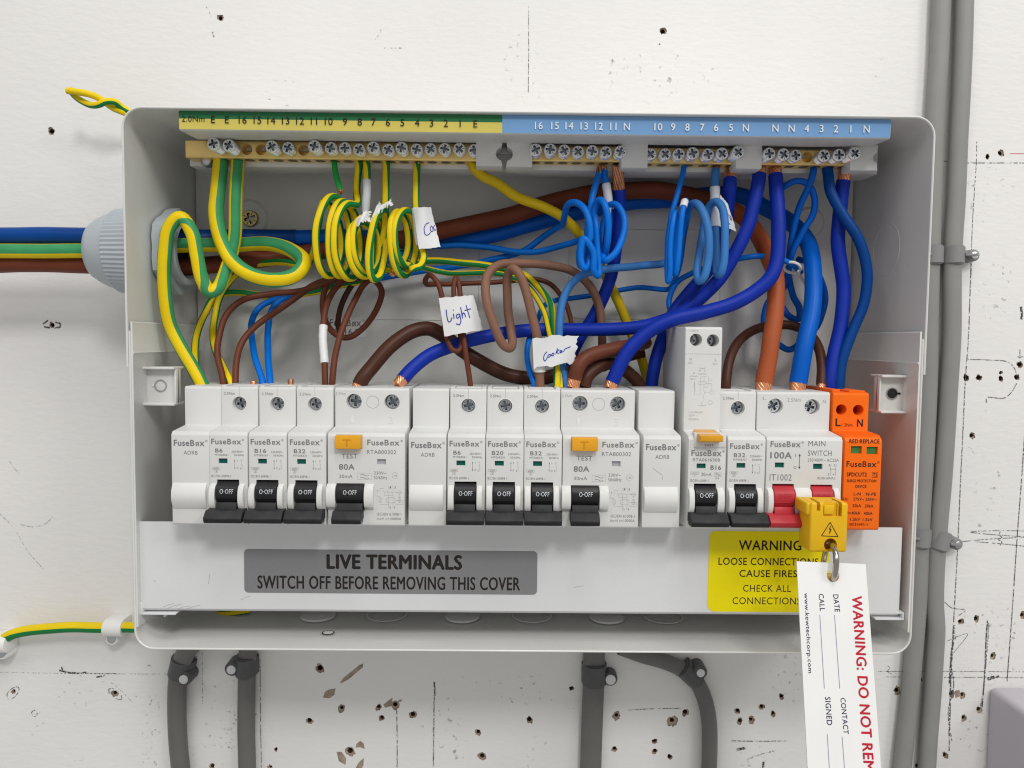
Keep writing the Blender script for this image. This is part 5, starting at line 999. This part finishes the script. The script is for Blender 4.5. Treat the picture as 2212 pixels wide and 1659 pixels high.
b = MB(); a_, c_ = near(pt_, 1160, 732), near(pt_, 1167, 800); b.tube(pt_[min(a_, c_):max(a_, c_)], 3.2, M_PAPER, 14); b.build('tape_wrap', o)
o, pl_ = brown('thin brown wire folded in hairpins behind the Light flag', M_WIRE_BROWN, 1.35, [(1017, 846, 58), (1016, 830, 58), (1009, 784, 58), (1004, 748, 57), (1001, 720, 55), (997, 680, 52), (994, 640, 49), (990, 610, 46), (984, 600, 46), (981, 615, 48), (981, 650, 50), (990, 700, 52), (997, 735, 54), (996, 750, 56), (989, 758, 57), (977, 755, 57), (967, 735, 56), (960, 690, 55), (955, 645, 55), (947, 613, 54), (936, 598, 52), (926, 594, 48), (919, 605, 44), (922, 614, 40), (940, 614, 36), (1016, 612, 30), (1090, 608, 27), (1152, 603, 25), (1190, 615, 25), (1214, 643, 26), (1232, 685, 30), (1237, 730, 36), (1240, 780, 42)])
fo, S = flag(o, [(948, 644, 60), (1022, 638, 57), (1043, 712, 56), (960, 727, 61)], M_PAPER, seed=3, bul=2.6, ragged=0.5)
handwriting(fo, S, [[(.16, .32), (.15, .5), (.17, .64), (.24, .62), (.27, .54)], [(.34, .45), (.33, .58)], [(.35, .36), (.36, .34)], [(.49, .47), (.41, .50), (.42, .58), (.49, .54), (.50, .47), (.50, .66), (.44, .76), (.36, .72)], [(.57, .30), (.56, .60)], [(.56, .54), (.61, .46), (.64, .50), (.64, .58)], [(.73, .26), (.75, .62)], [(.66, .40), (.84, .37)]], .5)
brown('glossy dark brown wire arching behind the main switch cables to the surge module', M_WIRE_DBR, 2.5, [(1568, 848, 57), (1568, 835, 57), (1574, 785, 53), (1592, 742, 46), (1625, 715, 38), (1670, 702, 32), (1710, 702, 32), (1745, 718, 38), (1767, 750, 46), (1775, 790, 53), (1774, 832, 58)], n=16, cu1=2)
brown('dark brown thick conductor passing under the arching one into the middle', M_WIRE_DBR, 3.2, [(1225, 806, 30), (1260, 790, 28), (1320, 778, 28), (1390, 760, 26)], n=16)
for i, (px, py, mt, lab) in enumerate(((547.5, 834, M_COPPER, 'short bare copper pin poking from the top of the leftmost B6 breaker'), (628, 834, M_COPPERD, 'short brown coated copper pin poking from the top of the B16 breaker'))):
    c = at(px, py, 58); b = MB(); b.lathe((c.x, 58, c.z), 'z', [(-3, 1.45), (2.0 + i * .9, 1.45), (2.5 + i * .9, 1.2), (2.7 + i * .9, .6)], mt, 18); tag(b.build('copper_pin'), lab, 'wire end', 'copper pins in the breaker tops')

# ================================================================== outside the box, at the left
def GY(label, r, pts, **k): return wire('earth_wire', label, 'wire', M_WIRE_Y, r, pts, None, mat2=M_WIRE_G, n=18, **k)
b = MB()
b.tube(curve(V3([(145, 196, 26), (170, 199, 26), (191, 203, 25), (210, 210, 23), (228, 222, 21), (246, 234, 20), (268, 243, 19), (300, 258, 14)])), 1.75, M_WIRE_Y, 16, M_WIRE_G, 0.42, 2.2)
b.tube(curve(V3([(150, 192, 23), (162, 207, 22), (178, 219, 22), (197, 227, 23), (213, 226, 25), (230, 219, 25), (248, 220, 23), (264, 232, 20), (300, 252, 18)])), 1.75, M_WIRE_Y, 16, M_WIRE_G, 0.4, 3.0)
tag(b.build('twisted_wire', angle=60), 'twisted green and yellow wire end sticking out behind the top left corner of the box', 'wire')
o, pq = GY('green and yellow earth cable running along the wall into the lower left of the box', 3.0, [(-420, 2300, 6), (-200, 1700, 6), (-70, 1470, 6), (-25, 1408, 7), (0, 1386, 8), (28, 1370, 9), (69, 1360, 9.5), (139, 1356, 10), (222, 1356, 10), (270, 1356, 10), (300, 1356, 11), (420, 1345, 14)], frac=0.42, quad=False, guide=[(0, .25, -1)])
GY('stub of striped wire glimpsed under the left part of the cover plate', 1.6, [(455, 1330, 30), (480, 1326, 34), (500, 1325, 36), (540, 1318, 36)], frac=0.4, off=0.3)
def white_clip(px, py, label, nx, ny):
    c = at(px, py, 10); b = MB(); t = thing('cable_clip', (c.x, 0, c.z), label, 'cable clip', 'white cable clips on the earth cable')
    w_ = 11; pr = []
    pts = [(0, -5.0)] + [(9 + 5.0 * math.cos(a), 5.0 * math.sin(a)) for a in [math.radians(-90 + 15 * i) for i in range(13)]] + [(0, 5.0)]
    b.prism([(h, c.z + z) for h, z in pts], c.x - w_ / 2, c.x + w_ / 2, M_CLIPW, 0.7)
    n = at(nx, ny, 9); b.lathe((n.x, 0, n.z), 'h', [(0, 4.6), (7.5, 4.2), (8.6, 3.4)], M_CLIPW, 24); b.build('clip_body', t)
    b = MB(); b.lathe((n.x, 0, n.z), 'h', [(8.0, 2.5), (9.0, 2.5), (9.3, 2.1)], M_STEELS, 20); b.build('nail', t)
white_clip(246, 1357, 'white round cable clip nailed close to the lower left corner of the box', 240, 1381)
white_clip(-4, 1392, 'white cable clip cut off by the left edge of the picture', 2, 1412)

# ================================================================== grey cables on the wall
def flat_cable(name, label, mt, r, fl, pts, group):
    P = curve([at(*p) for p in pts], 8); b = MB(); b.tube(P, r, mt, 20, flat=fl)
    o = b.build(name, angle=60); tag(o, label, 'cable', group); return o
gd = 'dark grey cables leaving below the box'
flat_cable('sheathed_cable', 'dark grey cable furthest left below the box, bending outward under its clip', M_SHEATHD, 5.6, 0.75, [(440, 1370, 12), (408, 1400, 9), (392, 1432, 6), (384, 1470, 5), (382, 1540, 4.4), (385, 1609, 4.4), (390, 1660, 4.4), (396, 1760, 4.4), (400, 2300, 4.4)], gd)
flat_cable('sheathed_cable', 'dark grey straight cable, second from left below the box', M_SHEATHD, 5.1, 0.8, [(536, 1360, 8), (535, 1415, 5), (533, 1470, 4.4), (532, 1574, 4.4), (534, 1659, 4.4), (535, 1760, 4.4), (536, 2300, 4.4)], gd)
flat_cable('sheathed_cable', 'dark grey wide cable falling straight below the middle of the box', M_SHEATHD, 6.4, 0.65, [(1284, 1360, 8), (1283, 1420, 5), (1282, 1480, 4.4), (1279, 1562, 4.4), (1276, 1659, 4.4), (1275, 1760, 4.4), (1272, 2300, 4.4)], gd)
flat_cable('sheathed_cable', 'dark grey cable curving right then down below the box', M_SHEATHD, 4.6, 0.9, [(1340, 1398, 8), (1390, 1416, 6), (1430, 1427, 5.5), (1466, 1442, 5), (1501, 1468, 4.6), (1523, 1513, 4.4), (1532, 1562, 4.4), (1533, 1617, 4.4), (1532, 1659, 4.4), (1531, 1760, 4.4), (1528, 2300, 4.4)], gd)
gr = 'pale grey cables up the right side'
flat_cable('sheathed_cable', 'pale grey vertical cable partly tucked behind the right edge of the box', M_SHEATH, 5.2, 0.75, [(2060, -700, 4.4), (2040, -120, 4.4), (2034, 0, 4.4), (2029, 120, 4.4), (2023, 218, 4.4), (2019, 300, 4.4), (2014, 436, 4.4), (2011, 540, 4.4), (2007, 700, 4.4), (2006, 800, 4.4), (2000, 950, 4.4), (1991, 1100, 4.4), (1987, 1200, 4.4), (1983, 1300, 4.4), (1974, 1410, 4.4), (1965, 1510, 4.4), (1955, 1600, 4.4), (1947, 1680, 4.4), (1938, 1780, 4.4), (1900, 2400, 4.4)], gr)
flat_cable('sheathed_cable', 'pale grey vertical cable at the outer right of the pair', M_SHEATH, 5.1, 0.85, [(2100, -700, 4.8), (2087, -120, 4.8), (2083, 0, 4.8), (2080, 109, 4.8), (2075, 218, 4.8), (2071, 291, 4.8), (2065, 436, 4.8), (2060, 509, 4.8), (2057, 582, 4.8), (2056, 725, 4.8), (2050, 825, 4.8), (2044, 924, 4.8), (2036, 1042, 4.8), (2029, 1117, 4.8), (2022, 1209, 4.8), (2019, 1302, 4.8), (2022, 1358, 4.8), (2019, 1414, 4.8), (2013, 1507, 4.8), (2007, 1581, 4.8), (2002, 1659, 4.8), (1995, 1780, 4.8), (1965, 2400, 4.8)], gr)
def clip_rot(px, py, ang, half, width, height, mt, label, group, side, nail_r=2.4, nm=M_NAIL, boss=4.2, cap=True, txt=None):
    """moulded clip: a saddle over the cable, the cable running along the clip's local z turned by ang"""
    c = at(px, py, 4); t = thing('cable_clip', (c.x, 0, c.z), label, 'cable clip', group)
    ca, sa = math.cos(ang), math.sin(ang)
    def T(m_):
        m_.v = [(c.x + x * ca - z * sa, h, c.z + x * sa + z * ca) for x, h, z in m_.v]; return m_
    b = MB(); n = 14
    pr = [(-half - 1.2, 0.1)] + [((half + 1.2) * math.cos(a), 0.1 + height * math.sin(a) ** 0.8) for a in [math.pi - math.pi * i / n for i in range(1, n)]] + [(half + 1.2, 0.1)]
    bm = bmesh.new(); A_ = [bm.verts.new((x, h, -width / 2)) for x, h in pr]; B_ = [bm.verts.new((x, h, width / 2)) for x, h in pr]
    bm.faces.new(A_); bm.faces.new(B_[::-1])
    for i in range(len(pr)): bm.faces.new((A_[i], A_[(i + 1) % len(pr)], B_[(i + 1) % len(pr)], B_[i]))
    bmesh.ops.recalc_face_normals(bm, faces=bm.faces[:]); bmesh.ops.bevel(bm, geom=[e_ for e_ in bm.edges if e_.calc_face_angle(0) > 0.9], offset=0.6, segments=2, affect='EDGES')
    b.from_bm(bm, mt)
    nx, nz = side; hb = 0.90 if abs(nx) < half + 2.2 else 0.62
    b.lathe((nx, 0, nz), 'h', [(0.1, boss + .3), (height * (hb - .07), boss), (height * hb, boss - .7)], mt, 24)
    b.box(min(0, nx), max(0, nx), 0.1, height * (hb - .12), nz - boss * .8, nz + boss * .8, mt, 0.3)
    if txt is not None: b.box(min(nx * .35, nx), max(nx * .35, nx), height * .5, height * .95, nz - .7, nz + .7, mt, 0.2)
    T(b).build('clip_body', t)
    b = MB(); b.lathe((nx, 0, nz), 'h', [(height * (hb - .05), nail_r), (height * (hb + .05), nail_r), (height * (hb + .07), nail_r * .85)], nm, 20); T(b).build('nail', t)
    return t
gcd = 'dark cable clips below the box'
clip_rot(392, 1440, math.radians(-14), 6.0, 11, 11.5, M_CLIPD, 'dark grey clip on the leftmost cable below the box, nail at its lower right', gcd, (5.0, -3.5), 2.6)
clip_rot(532, 1437, 0, 5.4, 11.5, 11, M_CLIPD, 'dark grey clip on the second cable below the box, nail on its left side', gcd, (-6.6, 0), 2.6)
clip_rot(1284, 1455, 0, 6.2, 13, 11, M_CLIPD, 'dark grey clip on the wide middle cable, nail on its right side', gcd, (9.2, -2.2), 3.0)
clip_rot(1490, 1455, math.radians(48), 5.0, 13, 11, M_CLIPD, 'dark grey tilted clip on the curving cable below the box', gcd, (5.6, -1.4), 2.4)
gcr = 'grey screw clips on the right cables'
clip_rot(2058, 552, 0, 5.2, 10.2, 11, M_CLIPG, 'grey screw clip on the outer right cable at the upper level', gcr, (10.8, 0), 2.0, M_STEEL, 3.4, txt=1)
clip_rot(2014, 551, 0, 5.0, 10.6, 10.4, M_CLIPG, 'grey clip on the inner right cable at the upper level, half behind the box', gcr, (-9, 0), 2.0, M_STEEL, 3.4, txt=1)
clip_rot(2028, 1166, math.radians(-12), 5.2, 10.6, 11, M_CLIPG, 'grey screw clip on the outer right cable at the lower level', gcr, (9.8, 0), 2.0, M_STEELS, 3.4, txt=1)
clip_rot(1988, 1160, math.radians(-4), 5.0, 11, 10.4, M_CLIPG, 'grey clip on the inner right cable at the lower level, half behind the box', gcr, (-9, 0), 2.0, M_STEELS, 3.4, txt=1)

# ================================================================== lock-off, padlock shackle and tag
L = lambda zx, zy, h: at(1591 + zx / 3.687, 811.9 + zy / 3.687, h)
hl = 108.0
p, q = L(580, 1405, hl), L(890, 1125, hl); tp = L(730, 1008, hl)
lo = thing('breaker_lockout', ((p.x + q.x) / 2, 95, p.z), 'yellow lock-off clamp with warning triangle on the right red toggle', 'lock-off device')
b = MB(); cxl = (p.x + q.x) / 2
p2, q2 = L(564, 1115, hl), L(899, 1012, hl)
hole = L(748, 1345, hl)
b.box(p.x, q.x, 95, hl, p.z, q2.z, M_LOCK, 1.1, 3)
sx_ = lambda zx: L(zx, 1050, hl).x; sz_ = lambda zy: L(700, zy, hl).z
b = carve(b, [cyl(hole.x, hole.z, 2.9, 90, 115), bx(sx_(640), sx_(668), 98, 112, sz_(1078), sz_(990)), bx(sx_(812), sx_(840), 98, 112, sz_(1120), sz_(990)), bx(sx_(692), sx_(806), hl - 1.2, 112, sz_(1118), sz_(990))])
b.box(p2.x, p.x + 1.4, 93, hl - 1.2, p2.z, q2.z - .3, M_LOCK, 0.9, 3); b.box(q.x - 1.4, q2.x, 93, hl - 1.2, p2.z + 1, q2.z - .3, M_LOCK, 0.9, 3)
b.box(sx_(700), sx_(780), hl - 1.0, hl - .2, sz_(1105), sz_(1030), M_LOCK, 0.3)
b.build('clamp_body', lo, angle=45)
b = MB(); b.lathe((p2.x + 1, 101.5, q2.z - 2.2), 'x', [(0, 1.1), (q2.x - p2.x - 2, 1.1)], M_STEEL, 16); b.build('hinge_pin', lo)
b = MB(); tri = [L(745, 1166, hl), L(676, 1274, hl), L(808, 1281, hl)]; T3 = [(v.x, v.z) for v in tri]
for i in range(3): b.line([T3[i], T3[(i + 1) % 3]], 0.35, hl + 0.06, M_OPRINT)
bolt = [L(x, y, hl) for x, y in ((747, 1195), (733, 1226), (746, 1222), (737, 1250), (742, 1262), (757, 1217), (744, 1219), (752, 1197))]
b.add([(v.x, hl + .07, v.z) for v in bolt], [tuple(range(8))], M_OPRINT); b.build('warning_triangle', lo, recalc=False, smooth=False)
# tag card: hangs in front of the box, its lower end further out
def tagpt(u, v):                                          # u along the width in mm, v down the length in mm
    return TO + TU * u + TV * v
tl, tr = at(1721, 1212.5, 113), at(1870, 1218.5, 113)
bl_, br_ = at(1743.6, 1659, 138), at(1904.5, 1659, 138)
TO = tl; TU = (tr - tl).normalized(); TW = (tr - tl).length; TV = ((bl_ - tl) + (br_ - tr)).normalized(); TL = ((bl_ - tl).length + (br_ - tr).length) / 2
TN = TU.cross(TV).normalized(); TN = TN if TN.y > 0 else -TN
tg = thing('warning_tag', tuple(TO), 'long white warning tag with red lettering hanging on the padlock', 'warning tag')
hc = at(1797, 1243, 113.5); hu, hv = (hc - TO).dot(TU), (hc - TO).dot(TV); hr = 2.75
n = 28; full = 165.0
outer = [(0, 0), (TW * .25, 0), (TW * .5, 0), (TW * .75, 0), (TW, 0), (TW, 6), (TW, 12), (TW, full), (0, full), (0, 12), (0, 6)]
b = MB(); mn = len(outer)
ring_ = []
for (u, v) in outer:
    a = math.atan2(v - hv, u - hu); ring_.append((hu + hr * math.cos(a), hv + hr * math.sin(a)))
def fr(u, v, d): return tagpt(u, v) + TN * d
# front and back sheet with a round hole: rays from the hole to the outline
angs = [2 * math.pi * i / 96 for i in range(96)]
def toedge(a):
    du, dv = math.cos(a), math.sin(a); t = 1e9
    if du > 1e-9: t = min(t, (TW - hu) / du)
    if du < -1e-9: t = min(t, -hu / du)
    if dv > 1e-9: t = min(t, (full - hv) / dv)
    if dv < -1e-9: t = min(t, -hv / dv)
    return hu + du * t, hv + dv * t
cr_ = [math.atan2(v - hv, u - hu) % (2 * math.pi) for u, v in ((0, 0), (TW, 0), (TW, full), (0, full))]
angs = sorted(set(angs + cr_)); inner = [(hu + hr * math.cos(a), hv + hr * math.sin(a)) for a in angs]; oute = [toedge(a) for a in angs]
b.rings([[fr(u, v, 0) for u, v in inner], [fr(u, v, 0) for u, v in oute], [fr(u, v, -0.6) for u, v in oute], [fr(u, v, -0.6) for u, v in inner], [fr(u, v, 0) for u, v in inner]], M_TAG, False, False)
b.build('card', tg, angle=30)
# print: traced rows on the card, text running down the tag
def tq(zx, zy):
    px, py = 1481.2 + zx / 2.953, 1097.2 + zy / 2.953
    d = FW + RT * ((px - CX) / F) - UP * ((py - CY) / F); nn = Vector((TN.x, -TN.y, TN.z)); o_ = Vector((TO.x, -TO.y, TO.z)) * MM
    t = (o_ - CAM).dot(nn) / d.dot(nn); p_ = (CAM + d * t) / MM; p_ = Vector((p_.x, -p_.y, p_.z)); return (p_ - TO).dot(TU), (p_ - TO).dot(TV)
b = MB()
def ttext(t_, a, c_, e, mt, bold=0.0, full_to=None):
    """a = baseline start (zoomed px), c_ = baseline end, e = a point on the cap line at the start"""
    u0, v0 = tq(*a); u1, v1 = tq(*c_); ue, ve = tq(*e); dx = Vector((u1 - u0, v1 - v0)); Ln = dx.length; dx.normalize(); up_ = Vector((dx.y, -dx.x)); H = abs(Vector((ue - u0, ve - v0)).dot(up_))
    def M_(x, z): q = Vector((u0, v0)) + dx * x + up_ * z; return fr(q.x, q.y, 0.08)
    Vv, _, bb = text_data(t_, bold, 0); b.text(t_, 0, Ln, 0 if bb[2] > -0.05 else -H * 0.28, H, 0, mt, bold, M=M_)
ttext('WARNING: DO NOT REMOVE', (1060, 562), (1155, 1880), (1122, 560), M_TRED, 0.035)
ttext('DATE', (940, 553), (952, 663), (973, 553), M_TNAVY, 0.01); ttext('CALL', (848, 548), (857, 658), (880, 548), M_TNAVY, 0.01)
ttext('CONTACT', (988, 1212), (1010, 1442), (1020, 1211), M_TNAVY, 0.01); ttext('SIGNED', (890, 1206), (903, 1385), (924, 1205), M_TNAVY, 0.01)
ttext('www.kewtechcorp.com', (755, 543), (783, 1053), (781, 542), M_TNAVY, 0.008)
for (xa, ya), (xb, yb) in (((950, 685), (984, 1152)), ((856, 683), (886, 1152)), ((1000, 1458), (1026, 1800)), ((905, 1442), (928, 1800))):
    u0, v0 = tq(xa, ya); u1, v1 = tq(xb, yb); b.line([(u0, v0), (u1, v1)], 0.28, 0, M_TLINE, M=lambda u, v: fr(u, v, 0.08))
b.build('print', tg, recalc=False, smooth=False)
# padlock: shackle through the clamp and the card, its body behind the card
top = Vector((hole.x, hl + 2.2, hole.z - 1.2))
pd_ = thing('padlock', (top.x, 100, top.z - 30), 'steel padlock shackle joining the yellow clamp and the white tag', 'padlock')
b = MB(); hh = fr(hu, hv, 0)
lp = V3([(1778, 1222, 95), (1780, 1208, 95), (1785, 1188, 97), (1790, 1178, 102), (1795, 1176, 108), (1802, 1184, 113.5), (1806, 1200, 116.5), (1806, 1222, 118), (1803, 1242, 117.5), (1798, 1252, 114), (1794, 1255, 108)])
b.tube(curve(lp, 8), 1.25, M_CHROME, 16); b.build('shackle', pd_, angle=70)
b = MB(); b.box(hh.x - 4, hh.x + 9, 97, 109, hh.z - 24, hh.z - 4, M_BRASS, 1.5); b.build('lock_body', pd_)

# ================================================================== grey moulded box at the lower right corner
p, q = at(2137, 1483, 1), at(2460, 1850, 1)
b = MB(); b.box(p.x, q.x, 0.1, 46, q.z, p.z, M_LILAC, 3.5, 5)
tag(b.build('accessory_box'), 'plain lilac grey moulded box cut off by the lower right corner', 'plastic box')
